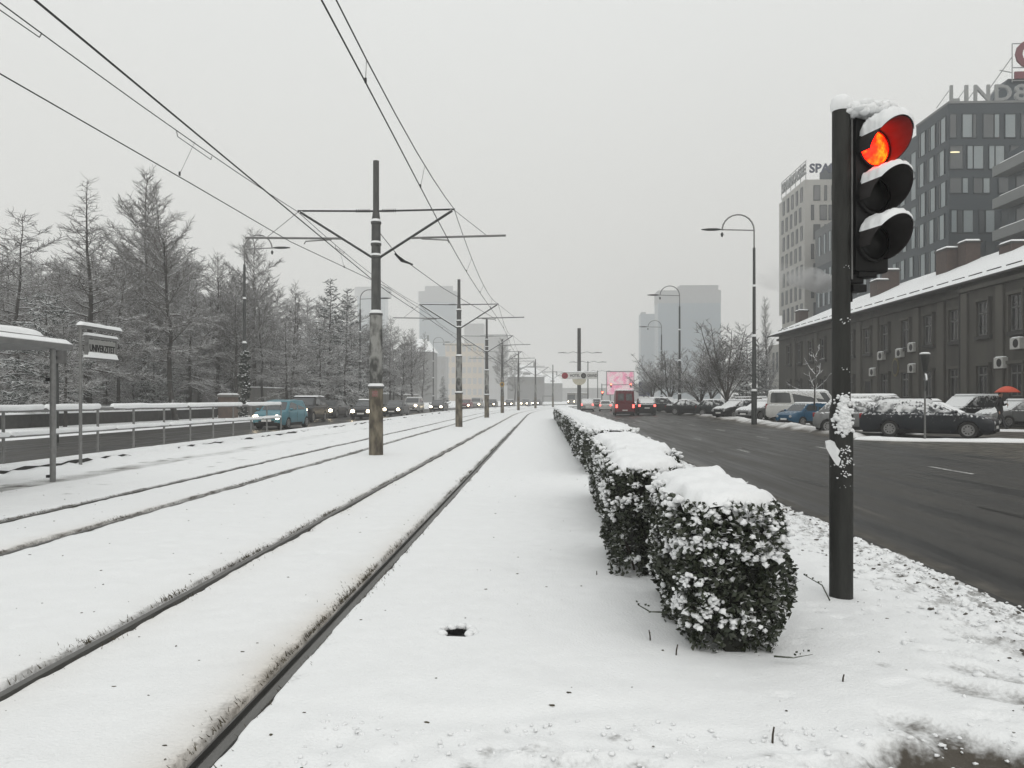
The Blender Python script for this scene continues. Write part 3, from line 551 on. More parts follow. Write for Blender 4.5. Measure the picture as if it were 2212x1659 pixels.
# ================================================================== traffic signal
sx, sy = P(1817, 6.23)
t = thing('traffic_signal', 'traffic light showing red on a dark steel post with snow on its hoods', 'traffic light', (sx, sy, -0.03))
mb = MB(); mb.tube([(0, 0, -.1), (0, 0, 1.33), (.0, 0, 1.50), (0, 0, 1.56)], [.091, .091, .091, .078], 24); mb.obj('lower_post', POSTM, t, sm=40)
mb = MB(); mb.tube([(0, 0, 1.5), (0, 0, 4.0)], [.072, .070], 24); mb.obj('upper_post', POSTM, t, sm=40)
mb = MB(); mb.tube([(.0, 0, 1.535), (0, 0, 1.60)], [.092, .074], 24); mb.obj('collar', POSTM, t, sm=40)
FA = R(19)                                        # the head looks down the carriageway, turned a little to the right
hd = Matrix.Rotation(FA, 4, 'Z')
def hp(x, y, z): return hd @ Vector((x, y, z))   # local: -y is the way the head faces
hx0 = 0.248
mb = MB(); mb.box(hx0 - .165, hx0 + .165, -.07, .09, 2.66, 3.90); me_ = mb
ob = mb.obj('housing', BLACK, t, bevel=.03, sm=45, rot=(0, 0, FA))
LENS_R = .138; zs = (3.66, 3.28, 2.90)
RED = bpy.data.materials.new('red_lamp_lit'); RED.use_nodes = True; tt = RED.node_tree; b = tt.nodes['Principled BSDF']
tcn = tt.nodes.new('ShaderNodeTexCoord'); nz_ = tt.nodes.new('ShaderNodeTexNoise'); nz_.inputs['Scale'].default_value = 9; nz_.inputs['Detail'].default_value = 2
rp = tt.nodes.new('ShaderNodeValToRGB'); rp.color_ramp.elements[0].position = .46; rp.color_ramp.elements[0].color = (1, .003, .0005, 1); rp.color_ramp.elements[1].position = .66; rp.color_ramp.elements[1].color = (1, .03, .001, 1)
tt.links.new(tcn.outputs['Object'], nz_.inputs['Vector']); tt.links.new(nz_.outputs['Fac'], rp.inputs[0]); tt.links.new(rp.outputs[0], b.inputs['Emission Color']); vo = tt.nodes.new('ShaderNodeTexVoronoi'); vo.inputs['Scale'].default_value = 55; vm = tt.nodes.new('ShaderNodeMapRange'); vm.inputs[2].default_value = .9; vm.inputs[3].default_value = 22; vm.inputs[4].default_value = 7; tt.links.new(tcn.outputs['Object'], vo.inputs['Vector']); tt.links.new(vo.outputs['Distance'], vm.inputs[0]); tt.links.new(vm.outputs[0], b.inputs['Emission Strength']); b.inputs['Base Color'].default_value = (.3, .01, .005, 1)
LENSOFF = mat('unlit_lens', (0.006, 0.006, 0.006), (0.01, 0.01, 0.01), 30, 0.35, spec=.2)
VISOR = mat('hood_plastic', (0.030, 0.027, 0.027), (0.022, 0.02, 0.02), 9, 0.6, spec=.2)
for i, zc in enumerate(zs):
    M = Matrix.Rotation(R(90), 3, 'X')           # lathe axis z -> -y
    mb = MB(); mb.lathe([(LENS_R, 0), (LENS_R, .012), (LENS_R * .8, .035), (LENS_R * .4, .05), (.004, .055)], 32, (hx0, -.072, zc), M=M)
    mb.obj('lens', RED if i == 0 else LENSOFF, t, sm=60, rot=(0, 0, FA))
    mb = MB(); mb.lathe([(.16, -.01), (.16, .03), (.14, .03), (.14, -.01)], 32, (hx0, -.07, zc), M=M); mb.obj('lens_ring', BLACK, t, sm=40, rot=(0, 0, FA))
    # hood: open below, longest at the top
    n = 30; vs = []; th0, th1 = R(-62), R(200)
    for q in range(n + 1):
        th = th0 + (th1 - th0) * q / n; s = math.sin(th)
        Lq = .07 + .25 * (0.5 + 0.5 * s) ** 0.7 if th < R(90) else .06 + .26 * max(0, (0.5 + 0.5 * math.sin(th))) ** 1.1
        for rr in (.158, .151):
            vs += [(hx0 + rr * math.cos(th), -.07, zc + rr * math.sin(th)), (hx0 + rr * math.cos(th) * 1.03, -.07 - Lq, zc + rr * math.sin(th) * 1.03)]
    fs = []
    for q in range(n):
        a = 4 * q; b_ = a + 4; fs += [(a, a + 1, b_ + 1, b_), (a + 2, b_ + 2, b_ + 3, a + 3), (a + 1, a + 3, b_ + 3, b_ + 1)]
    mb = MB(); mb.add(vs, fs); mb.obj('hood', VISOR, t, sm=50, rot=(0, 0, FA))
    # snow lying on the hood
    rows = []; nn_, mm = 30, 20
    for a_ in range(nn_ + 1):
        th = R(30 + 122 * a_ / nn_); s = math.sin(th)
        Lq = .07 + .25 * (0.5 + 0.5 * s) ** 0.7 if th < R(90) else .06 + .26 * (0.5 + 0.5 * s) ** 1.1
        for b2 in range(mm + 1):
            f = b2 / mm; e_ = min(1, min(f, 1 - f) * 7) ** .5 * min(1, max(0, min(a_, nn_ - a_) - 2.6 * float(vnoise(np.array(b2 * .7), np.array(i * 5.), 3))) / 4.0) ** .6
            thk = (.005 + (.046 if i else .078) * max(0, s) ** .8 * (.55 + .75 * float(fbm(np.array(a_ * .45 + i * 9.), np.array(b2 * .55), 3, 9)))) * e_
            rr = .1585 + thk; rows.append((hx0 + rr * math.cos(th) * (1 + .03 * f), -.068 - (Lq + .012) * f, zc + rr * math.sin(th) * (1 + .03 * f) + .0))
    w_ = mm + 1; fs = [(a_ * w_ + q, a_ * w_ + q + 1, (a_ + 1) * w_ + q + 1, (a_ + 1) * w_ + q) for a_ in range(nn_) for q in range(mm)]
    mb = MB(); mb.add(rows, fs); mb.obj('hood_snow', SNOW, t, sm=80, rot=(0, 0, FA))
# snow heaped on housing and post top
mb = MB(); X, Y = np.meshgrid(np.linspace(-.03, .175, 17), np.linspace(-.09, .10, 13)); 
ex = np.minimum(1, np.minimum(X + .03, .175 - X) * 14); ey = np.minimum(1, np.minimum(Y + .09, .10 - Y) * 16); kk = np.clip(ex, 0, 1) ** .5 * np.clip(ey, 0, 1) ** .5
me = grid_mesh('housing_snow', X + hx0 - .01 - .145 + .12, Y, 3.885 + kk * (.075 + .03 * np.sin(X * 22 + .6))); o = link('housing_snow', me, t, rot=(0, 0, FA), mat=SNOW)
mb = MB(); mb.lathe([(.073, 3.96), (.083, 3.985), (.085, 4.02), (.074, 4.06), (.045, 4.085), (.004, 4.09)], 20); mb.obj('post_snow', SNOW, t, sm=60)
q_ = np.random.default_rng(4); lumps('post_snow', np.stack([q_.uniform(.02, .36, 60), q_.uniform(-.09, .07, 60), 3.92 + q_.uniform(0, .075, 60)], -1), q_.uniform(.03, .062, (60, 3)) * [1.2, 1.1, .8], SNOW, t, .18, 3)['kind'] = 'stuff'
for z in (2.60, 3.93):
    mb = MB(); mb.box(.04, hx0 - .05, -.03, .03, z - .03, z + .03); mb.box(hx0 - .12, hx0 + .06, -.05, .06, z - .0 if z > 3 else z + .02, z + .02 if z > 3 else z + .075); mb.obj('bracket', BLACK, t, bevel=.008, rot=(0, 0, FA))
mb = MB(); mb.box(.07, .20, -.06, .06, 2.50, 2.56); mb.tube([(.085, 0, 2.42), (.085, 0, 2.62)], .022, 10); mb.obj('bracket', BLACK, t, bevel=.006, rot=(0, 0, FA))
mb = MB(); mb.tube([(.082, -.01, 2.6), (.082, -.01, 3.9)], .009, 8); mb.obj('cable_tube', GALV, t)
# wind-blown snow stuck on the post
C = []; S = []
for (ang, z, sc, n) in ((-75, 1.62, .045, 16), (-70, 1.52, .065, 34), (-62, 1.44, .06, 26), (-85, 1.40, .05, 14), (-66, 1.22, .022, 9), (-60, 1.13, .026, 8), (-80, 1.10, .02, 6), (-58, 1.02, .022, 5), (-72, 2.26, .022, 3), (-60, 1.86, .015, 2), (-55, 2.7, .014, 2), (-74, .93, .014, 2)):
    for q in range(n * 3):
        aa = R(ang - 26 + rng.gauss(0, 20)); zz = z + rng.gauss(0, sc * .75); rr = (.092 if zz < 1.55 else .073) + rng.uniform(-.004, .004); C.append((rr * math.cos(aa), rr * math.sin(aa), zz)); s = sc * rng.uniform(.12, .36); S.append((s, s, s * .8))
lumps('stuck_snow', np.array(C), np.array(S), SNOW, t, .35, 5)['kind'] = 'stuff'
# torn paper flap with snow on the left of the post
mb = MB(); mb.add([(.92 * a_ - .39 * n_, -.39 * a_ - .92 * n_, z_) for a_, n_, z_ in ((-.118, .05, 1.29), (-.11, .06, 1.235), (-.075, .08, 1.17), (-.035, .094, 1.105), (-.015, .096, 1.10), (.0, .097, 1.15), (-.022, .098, 1.175), (-.006, .098, 1.215), (-.035, .095, 1.25), (-.05, .09, 1.285), (-.085, .07, 1.30))], [tuple(range(11))]); o = mb.obj('snow_flap', SNOW, t); md = o.modifiers.new('t', 'SOLIDIFY'); md.thickness = .018
# ================================================================== catenary
PX = -4.80
def catenary(y, label, arms=(True, True), detail=True, base=True, h_=8.5, lampy=False, x=None, sign=False):
    x = PX + offs(y) if x is None else x
    t = thing('catenary_pole', label, 'catenary pole', (x, y, -0.03), -math.atan(0.0022 * max(0, y - 75)), 'tram wire poles between the tracks')
    n = 20 if detail else 10
    mb = MB(); mb.tube([(0, 0, -.1), (0, 0, 1.97)], [.205, .20], n); mb.obj('lower_shaft', POLE_LOW, t, sm=40)
    mb = MB(); mb.tube([(0, 0, 1.95), (0, 0, 4.1)], [.187, .18], n); mb.obj('middle_shaft', POLE_MID, t, sm=40)
    mb = MB(); mb.tube([(0, 0, 4.05), (0, 0, 5.9), (0, 0, 6.75), (0, 0, 7.05)], [.138, .132, .13, .09], n); mb.obj('upper_shaft', POLE_UP, t, sm=40)
    mb = MB(); mb.tube([(0, 0, 7.0), (0, 0, h_)], [.088, .085], n); mb.obj('top_tube', POLE_UP, t, sm=40)
    for z, r_ in ((1.98, .235), (4.08, .19), (5.74, .155), (6.1, .152), (6.72, .15)):
        mb = MB(); mb.lathe([(r_ * .8, z - .05), (r_, z - .04), (r_, z + .02), (r_ * .8, z + .03)], n); c = mb.obj('collar', POLE_UP, t, sm=40)
        if detail: mb = MB(); mb.lathe([(r_ * .98, z + .02), (r_ * .98, z + .05), (r_ * .75, z + .11), (r_ * .6, z + .13)], n); mb.obj('snow', SNOW, c, sm=60)
    for s, on in ((-1, arms[0]), (1, arms[1])):
        if not on: continue
        mb = MB(); mb.tube([(.08 * s, 0, 7.06), (2.28 * s, 0, 7.09)], .036, 8); a = mb.obj('cross_arm', ARMS, t, sm=50)
        if detail:
            mb = MB()
            for q in range(7): mb.lathe([(.03, -.012), (.062, 0), (.03, .012)], 8, (s * (.2 + q * .06), 0, 7.063), M=Matrix.Rotation(R(90), 3, 'Y'))
            mb.obj('insulator', BLACK, a)
        mb = MB(); mb.tube([(.13 * s, 0, 5.74), (2.2 * s, 0, 7.05)], .046, 8); a = mb.obj('strut', ARMS, t, sm=50)
        x0, x1 = (1.02, 3.75) if s > 0 else (1.0, 3.8)
        mb = MB(); mb.tube([(x0 * s, 0, 6.27), (x1 * s, 0, 6.32)], .034, 8); a = mb.obj('steady_arm', GALV, t, sm=50)
        mb = MB(); mb.tube([(x0 * s + .3 * s, 0, 6.24), (x0 * s + 1.05 * s, 0, 6.20), (x0 * s + 1.1 * s, 0, 6.12)], .02, 6); mb.obj('registration_arm', GALV, a, sm=50)
        mb = MB(); mb.tube([(2.25 * s, 0, 7.07), (3.2 * s, 0, 6.32)], .008, 5); mb.obj('stay', WIRE, a)
    return t
ords = ['first and largest wire pole with flaking grey and rusty paint', 'second tram wire pole along the track', 'third tram wire pole along the track', 'fourth tram wire pole, with a round yellow sign on it', 'fifth tram wire pole, hazy and far', 'sixth tram wire pole, far in the mist', 'last tram wire pole, where the track bends']
poles = []
for i in range(7): poles.append(catenary(22.0 + 22 * i, ords[i], detail=i < 3))
mb = MB(); mb.lathe([(.26, 0), (.27, .01), (.26, .03), (.002, .03)], 18, (0, -.24, 3.3), M=Matrix.Rotation(R(90), 3, 'X')); s_ = mb.obj('round_sign', mat('yellow_sign', (.45, .28, .03), (.35, .2, .03), 6, .5), poles[3])
mb = MB(); mb.lathe([(.15, 0), (.15, .008), (.002, .008)], 14, (0, -.275, 3.3), M=Matrix.Rotation(R(90), 3, 'X')); mb.obj('sign_symbol', DARKMET, s_)
mb = MB()
for q in range(6):
    a0 = R(-112 + 8 * q); a1 = R(-112 + 8 * (q + 1)); mb.add([(.205 * math.cos(a0), .205 * math.sin(a0), 1.70), (.205 * math.cos(a1), .205 * math.sin(a1), 1.70), (.205 * math.cos(a1), .205 * math.sin(a1), 1.87), (.205 * math.cos(a0), .205 * math.sin(a0), 1.87)], [(0, 1, 2, 3)])
mb.obj('sticker', mat('faded_red_sticker', (.22, .07, .06), (.2, .15, .14), 30, .8, contrast=.1), poles[0])
# wires -----------------------------------------------------------------
def wire(label, pts, r_, name='overhead_wire'):
    mb = MB(); mb.tube(pts, r_, 6); return tag(mb.obj(name, WIRE, sm=60), label, 'wire', 'overhead tram wires')
spans = [(-22 + 22 * i, 22 * (i + 1) - 22) for i in range(8)]
def zig(y, s): return s * .18 * math.sin(y / 22 * math.pi + .9)
def along(xf, zf, ys_): return [(xf(y) + offs(y), y, zf(y)) for y in ys_]
yl = [-22 + 2.2 * i for i in range(82)]
def mess(y): q = ((y % 22) / 22 - .5) * 2; return 6.50 + .56 * q * q
wr = wire('right track contact wire, lower of the pair at top centre', along(lambda y: -2.62 + zig(y, .6), lambda y: 6.17, yl), .011)
wm = wire('right track carrier wire, sagging between the pole arm tips', along(lambda y: -2.54, mess, yl), .010)
for y in np.arange(5.5, 140, 5.5):
    if (y % 22) < 1: continue
    mb = MB(); mb.tube([(-2.62 + zig(y, .6) + offs(y), y, 6.18), (-2.54 + offs(y), y, mess(y))], .005, 4); mb.obj('dropper', GALV, wm)
    mb = MB(); mb.cbox((-2.62 + zig(y, .6) + offs(y), y, 6.20), (.03, .03, .07)); mb.obj('clip', WIRE, wm)
def lx(y): return -5.72 - .034 * (y - 6) if y < 31 else -6.55 + zig(y, .4)
wb = wire('left track contact wire, steepest of the wires at top left', along(lx, lambda y: 6.17, yl), .016)
wa = wire('lowest wire at the left, meeting the contact wire behind the first pole', [(-7.75, 6, 6.17), (-7.45, 16, 6.17), (-7.3, 22, 6.16), (-6.35, 31.2, 6.17), (-6.1, 44, 6.17)], .012)
wc = wire('left track carrier wire with a clamped loop, reaching the left arm tip', along(lambda y: -7.08 if y < 45 else -7.05, lambda y: 7.02 - .25 * (1 - (((y % 22) / 22 - .5) * 2) ** 2), yl), .010)
for (y0, y1) in ((14.6, 16.2), (9.4, 10.6), (26.0, 27.2)):
    z0 = 7.02 - .25 * (1 - (((y0 % 22) / 22 - .5) * 2) ** 2); mb = MB(); mb.tube([(-7.08, y0, z0), (-7.08, y0 + .05, z0 - .1), (-7.08, y1 - .05, z0 - .08), (-7.08, y1, z0)], .008, 5); mb.obj('wire_loop', WIRE, wc)
for y in (15.4, 26.5, 33, 38.5, 49.5, 55, 60.5, 71.5, 77, 82.5):
    xx = -7.4 if y < 20 else (-6.9 if y < 30 else lx(y)); mb = MB(); mb.tube([(xx + offs(y), y, 6.19), (-7.08 + offs(y), y, 6.85)], .005, 4); mb.obj('dropper', GALV, wc); mb = MB(); mb.cbox((xx + offs(y), y, 6.2), (.03, .03, .08)); mb.obj('clip', WIRE, wc)
wf = wire('feeder wire slanting from the first pole insulator to the right track', [(PX + .1, 22, 6.4), (PX + .55, 22.4, 5.82), (-3.9, 30, 5.95), (-2.7, 44, 6.2)], .011)
mb = MB(); mb.tube([(PX + .5, 22.3, 5.84), (PX + .62, 22.7, 5.72), (PX + .78, 23.6, 5.76)], [.03, .05, .025], 8); mb.obj('insulator', BLACK, wf)
# ================================================================== platform furniture
# railing between platform and road
t = thing('railing', 'grey steel platform railing with snow along its rails', 'railing', (-11.35, 0, 0.2))
yp = [15.75 - 1.72 * 2 + 1.72 * i for i in range(13)]
for y in yp:
    mb = MB(); mb.tube([(0, y, -.1), (0, y, 1.13)], .032, 8); mb.obj('post', GALV, t, sm=50)
for z, r_ in ((1.16, .046), (.60, .034)):
    y0, y1 = yp[0], yp[-1]; pts = [(0, y0, z), (0, y1 - .12, z), (0, y1 - .02, z - .03), (0, y1, z - .12)] if z > 1 else [(0, y0, z), (0, y1, z)]
    mb = MB(); mb.tube(pts, r_, 10); rl = mb.obj('rail', GALV, t, sm=50)
    y = y0
    while y < y1 - .3:
        l_ = rng.uniform(2.2, 5.5); e_ = min(y + l_, y1 - .06)
        q = [(0, y, z + .022), (0, y + .08, z + .044)] + [(rng.uniform(-.004, .004), y + .08 + (e_ - y - .16) * k / 6, z + .05 + rng.uniform(-.008, .008)) for k in range(7)] + [(0, e_, z + .022)]
        mb = MB(); mb.tube(q, [.02] + [(.07 if z > 1 else .052) + .01 * rng.random() for _ in range(8)] + [.014], 10); mb.obj('snow', SNOW, rl, sm=60); y = e_ + rng.choice([.02, .02, .5])
# tram stop shelter (its far end)
t = thing('tram_shelter', 'tram stop shelter end with thick snow on its flat roof', 'shelter', (-9.27, 14.2, 0.02))
mb = MB(); mb.tube([(0, 0, -.1), (0, 0, 2.55)], .052, 12); mb.obj('post', GALV, t, sm=40)
mb = MB(); mb.tube([(0, -4.6, -.1), (0, -4.6, 2.55)], .052, 12); mb.obj('post', GALV, t, sm=40)
mb = MB(); mb.cbox((-.07, -.03, 1.95), (.06, .08, .07)); mb.cbox((-.06, -.03, .12), (.06, .08, .05)); mb.obj('clamp', BLACK, t)
mb = MB(); mb.box(-1.7, .12, -6, .46, 2.53, 2.66); rf = mb.obj('roof', mat('shelter_roof', (.16, .16, .155), (.12, .12, .12), 5, .5), t, bevel=.05, sm=45)
def slab(name, x0, x1, y0, y1, z, hh, parent, ed=.12, nx=14, ny=40):
    A, B = np.meshgrid(np.linspace(x0, x1, nx), np.linspace(y0, y1, ny)); e_ = np.minimum(np.minimum(A - x0, x1 - A), np.minimum(B - y0, y1 - B)); k = np.sqrt(np.clip(1 - (1 - np.clip(e_ / ed, 0, 1)) ** 2, 0, 1))
    return link(name, grid_mesh(name, A, B, z + hh * k + .015 * (fbm(A * 3, B * 3, 3, 31) - .5) * k), parent, mat=SNOW)
slab('snow', -1.7, .115, -6, .45, 2.64, .09, rf, .09, 22, 70); slab('snow', -1.55, -.05, -6, -.1, 2.70, .20, rf, .28, 22, 70)
mb = MB(); mb.box(-1.58, -.02, -6, -.07, 2.66, 2.76); mb.obj('roof_light', GALV, rf, bevel=.03)
GL = bpy.data.materials.new('shelter_glass'); GL.use_nodes = True; b = GL.node_tree.nodes['Principled BSDF']; b.inputs['Base Color'].default_value = (.6, .65, .65, 1); b.inputs['Transmission Weight'].default_value = .9; b.inputs['Roughness'].default_value = .1
mb = MB(); mb.box(-1.62, -1.60, -5.8, .1, .3, 2.4); mb.obj('back_pane', GL, t)
# stop name sign on its pole
px_, py_ = P(174, 17.9)
t = thing('stop_sign', 'tram stop name board UNIVERZITET on a thin steel pole', 'sign', (px_, py_, 0.02))
mb = MB(); mb.tube([(0, 0, -.1), (0, 0, 3.32)], .036, 10); mb.obj('pole', GALV, t, sm=40)
mb = MB(); mb.box(-.06, .06, -.03, 1.62, 3.24, 3.31); a_ = mb.obj('top_arm', GALV, t, bevel=.02); slab('snow', -.085, .085, -.06, 1.66, 3.30, .09, a_, .06, 9, 30)
mb = MB(); mb.box(-.05, .05, .2, 1.48, 3.02, 3.09); a_ = mb.obj('lower_arm', GALV, t, bevel=.02); slab('snow', -.07, .07, .18, 1.5, 3.085, .07, a_, .05, 9, 30)
BOARD = mat('sign_board', (.30, .30, .285), (.24, .24, .23), 6, .5)
mb = MB(); mb.box(-.03, .03, .26, 1.42, 2.58, 3.0); bd = mb.obj('name_board', BOARD, t, bevel=.01)
mb = MB(); mb.box(-.045, .045, .22, .26, 2.53, 3.03); mb.box(-.045, .045, 1.42, 1.46, 2.53, 3.03); mb.box(-.045, .045, .26, 1.42, 2.53, 2.575); mb.obj('board_frame', GALV, t)
tm = text_mesh('UNIVERZITET', .235, .004, bold=.004); o = link('lettering', tm, bd, (.034, .30, 2.72), (R(90), 0, R(90)), BLACK)
w_ = max(v.co.x for v in tm.vertices); o.scale = (1.08 / w_, 1.0, 1)
slab('snow', -.075, .075, .2, 1.48, 2.565, .14, t, .06, 9, 30)
mb = MB(); mb.cbox((.0, .1, 2.9), (.05, .22, .05)); mb.obj('bracket', GALV, t)
# tram signal behind the shelter
px_, py_ = P(122, 26.5)
t = thing('tram_signal', 'small two-lamp tram signal on a dark pole beyond the platform railing', 'signal', (px_, py_, 0.1))
mb = MB(); mb.tube([(0, 0, -.1), (0, 0, 2.4), (0, 0, 2.45), (0, 0, 3.0)], [.075, .075, .055, .055], 12); mb.obj('pole', DARKMET, t, sm=40)
mb = MB(); mb.box(-.13, .30, -.08, .12, 2.72, 3.30); hs = mb.obj('housing', mat('grey_cabinet', (.13, .13, .125), (.09, .09, .09), 6, .5), t, bevel=.02); slab('snow', -.16, .36, -.12, .14, 3.29, .07, hs, .05, 9, 9)
for z in (3.16, 2.92):
    mb = MB(); mb.lathe([(.10, 0), (.10, .14), (.08, .14), (.08, .03), (.002, .03)], 14, (-.02, -.08, z), M=Matrix.Rotation(R(90), 3, 'X')); mb.obj('lamp', BLACK, hs, sm=40)
# ================================================================== street lamps
def street_lamp(label, u, d, side, z0=0.15, Ht=12.5, name='street_lamp'):
    x, y = P(u, d); t = thing(name, label, 'street lamp', (x, y, z0), 0, 'tall arched street lamps')
    mb = MB(); mb.tube([(0, 0, -.1), (0, 0, 1.9), (0, 0, 1.95), (0, 0, 5.2)], [.17, .17, .125, .12], 12); mb.obj('lower_shaft', DARKMET, t, sm=40)
    mb = MB(); mb.tube([(0, 0, 5.15), (0, 0, 8.2), (0, 0, 8.25), (0, 0, Ht - 2.0)], [.1, .095, .085, .08], 12); mb.obj('upper_shaft', DARKMET, t, sm=40)
    for z, r_ in ((1.95, .16), (5.2, .15), (8.2, .11)):
        mb = MB(); mb.lathe([(r_, z - .03), (r_ * 1.05, z + .03), (r_ * .7, z + .12), (.03, z + .16)], 10); mb.obj('snow', SNOW, t, sm=60)
    s = side; top = Ht - .95
    pts = [(0, 0, Ht - 2.05), (0, 0, top)] + [(s * .95 * (1 - math.cos(R(a))), 0, top + .95 * math.sin(R(a))) for a in range(15, 176, 16)] + [(s * 1.9, 0, top + .02)]
    mb = MB(); mb.tube(pts, .045, 8); mb.obj('arch', GALV, t, sm=50)
    mb = MB(); mb.tube([(0, 0, top), (s * 2.0, 0, top + .06)], .038, 8); mb.obj('arm', GALV, t, sm=50)
    mb = MB(); mb.lathe([(.03, 0), (.10, .12), (.15, .4), (.14, .8), (.06, 1.15), (.01, 1.2)], 10, (0, 0, 0), M=Matrix.Rotation(R(90) * s, 3, 'Y') @ Matrix.Diagonal((.55, 1, 1)))
    mb.obj('lamp_head', DARKMET, t, (s * 1.95, 0, top + .07), sm=60)
    mb = MB(); mb.lathe([(.01, -.2), (.07, -.12), (.09, 0), (.02, .1)], 8, (s * 1.9, 0, top - .2)); mb.obj('hanging_lamp', DARKMET, t, sm=60)
    return t
street_lamp('tall arched lamp on the right, nearest to the white van', 1629, 46, -1)
street_lamp('middle arched lamp on the right, in front of the glass tower', 1468, 75, -1)
street_lamp('farthest arched lamp on the right, in front of the slim tower', 1429, 108, -1)
street_lamp('tall arched lamp on the left pavement, ivy at its foot', 528, 52, 1, .2)
street_lamp('arched lamp on the left, just left of the first wire pole', 778, 78, 1, .2)
street_lamp('far arched lamp on the left, behind the second wire pole', 936, 138, 1, .2)
# ivy round the nearer left lamp
C = []; S = []
px_, py_ = P(528, 52)
C = np.stack([px_ + nr.normal(0, .16, 260), py_ + nr.normal(0, .16, 260), .2 + nr.uniform(0, 4.6, 260) ** 1.0], -1); S = nr.uniform(.04, .13, (260, 3)); 
o = lumps('ivy', C, S, mat('ivy', (.03, .04, .03), (.015, .02, .016), 9, .8, snow=(.7, .2, .6, 3.)), None, .5, 8); tag(o, 'dark ivy growing round the foot of the left lamp', None, None, 'stuff')
# double lamps far ahead in the median
for i, (u, d, hh) in enumerate(((1253, 112, 8.6), (1270, 132, 8.2), (1291, 175, 8.2))):
    x, y = P(u, d); t = thing('twin_lamp', ['nearest', 'middle', 'farthest'][i] + ' of three misty twin-armed poles behind the hotel sign', 'lamp post', (x, y, -.1), 0, 'twin-armed poles in the mist')
    mb = MB(); mb.tube([(0, 0, -.1), (0, 0, hh)], [.11, .07], 8); mb.obj('pole', DARKMET, t, sm=40)
    for s in (-1, 1):
        mb = MB(); mb.tube([(0, 0, hh - .25), (s * 1.0, 0, hh), (s * 1.7, 0, hh - .2)], .045, 6); mb.obj('arm', GALV, t); mb = MB(); mb.tube([(s * 1.7, 0, hh - .2), (s * 2.5, 0, hh - .1), (s * 3.2, 0, hh - .15)], [.04, .09, .05], 6); mb.obj('lamp_head', GALV, t)
# hotel sign pole -----------------------------------------------------------
x, y = P(1251, 76); t = thing('hotel_sign', 'white HOTEL GRAND board with round badges on a tall bare pole', 'sign', (x, y, -.1))
mb = MB(); mb.tube([(0, 0, -.1), (0, 0, 8.7)], [.20, .17], 14); mb.obj('pole', POLE_UP, t, sm=40)
mb = MB(); mb.box(-1.72, 1.78, -.30, -.18, 3.68, 4.36); bd = mb.obj('board', WHITE, t, bevel=.05); slab('snow', -1.7, 1.76, -.34, -.12, 4.34, .1, bd, .06, 30, 7)
for s_, xx in (('HOTEL', -.92), ('GRAND', .78)):
    tm = text_mesh(s_, .40, .004, bold=.006); o = link('lettering', tm, bd, (xx, -.315, 3.89), (R(90), 0, 0), mat('sign_black', (.02, .02, .02), None, 6, .6)); o.scale = (.98 / max(v.co.x for v in tm.vertices), 1, 1)
for xx, c_, zz in ((-1.42, (.32, .02, .035), 4.0), (.42, (.02, .02, .02), 4.0)):
    mb = MB(); mb.lathe([(.31 if xx < 0 else .26, 0), (.31 if xx < 0 else .26, .03), (.002, .03)], 24, (xx, -.30, zz), M=Matrix.Rotation(R(90), 3, 'X')); bdg = mb.obj('badge', mat('badge', c_, None, 6, .5), bd)
    mb = MB()
    if xx < 0: mb.cbox((xx + .04, -.335, zz - .03), (.34, .01, .05)); mb.cbox((xx - .04, -.335, zz - .14), (.2, .01, .04))
    else: mb.lathe([(.14, 0), (.14, .008), (.10, .008), (.10, 0)], 14, (xx, -.333, zz), M=Matrix.Rotation(R(90), 3, 'X'))
    mb.obj('badge_mark', mat('badge_mark', (.25, .24, .23) if xx > 0 else (.05, .01, .015), None, 6, .5), bdg)
mb = MB(); mb.prism([(-.68 * math.cos(R(a)), 3.67 - .60 * math.sin(R(a))) for a in range(0, 181, 12)], 'y', -.30, -.22); mb.obj('half_disc', mat('cream_board', (.55, .52, .42), (.48, .45, .36), 6, .6), t)
# low black railing at the end of the hedge
t = thing('median_railing', 'low black bar railing at the far end of the hedge', 'railing', (2.2, 70, -.05))
for q in range(16): mb = MB(); mb.tube([(q * .16, q * .9, 0), (q * .16, q * .9, .95)], .03, 6); mb.obj('bar', BLACK, t)
for z in (.15, .92): mb = MB(); mb.tube([(0, 0, z), (15 * .16, 15 * .9, z)], .025, 6); mb.obj('rail', BLACK, t)
# ================================================================== far traffic lights and LED screen
x, y = P(1300, 190); t = thing('signal_gantry', 'mast arm with red traffic lights across the road far ahead', 'traffic light', (x, y, -.1))
mb = MB(); mb.tube([(0, 0, 0), (0, 0, 5.5)], [.13, .1], 8); mb.obj('pole', DARKMET, t); mb = MB(); mb.tube([(0, 0, 5.2), (9.6, 0, 5.25)], .07, 6); mb.obj('arm', DARKMET, t)
for xx, zz in ((2.25, 5.3), (7.1, 5.3), (.15, 3.3)):
    mb = MB(); mb.box(xx - .2, xx + .2, -.2, 0, zz - .75, zz + .3); hs = mb.obj('housing', BLACK, t); mb = MB(); mb.lathe([(.18, 0), (.18, .03), (.01, .06)], 10, (xx, -.2, zz + .05), M=Matrix.Rotation(R(90), 3, 'X')); mb.obj('lamp', glow('far_red_lamp', (1, .1, .05), 14), hs)
x, y = P(1340, 330); t = thing('led_screen', 'pink glowing advertising screen above the road far ahead', 'screen', (x, y, 0), scale=1.42)
PINK = bpy.data.materials.new('pink_screen'); PINK.use_nodes = True; tt = PINK.node_tree; b = tt.nodes['Principled BSDF']; tcn = tt.nodes.new('ShaderNodeTexCoord'); vz = tt.nodes.new('ShaderNodeTexNoise'); vz.inputs['Scale'].default_value = .55
rp = tt.nodes.new('ShaderNodeValToRGB'); rp.color_ramp.elements[0].color = (1, .18, .42, 1); rp.color_ramp.elements[0].position = .42; rp.color_ramp.elements[1].color = (1, .72, .75, 1); rp.color_ramp.elements[1].position = .58
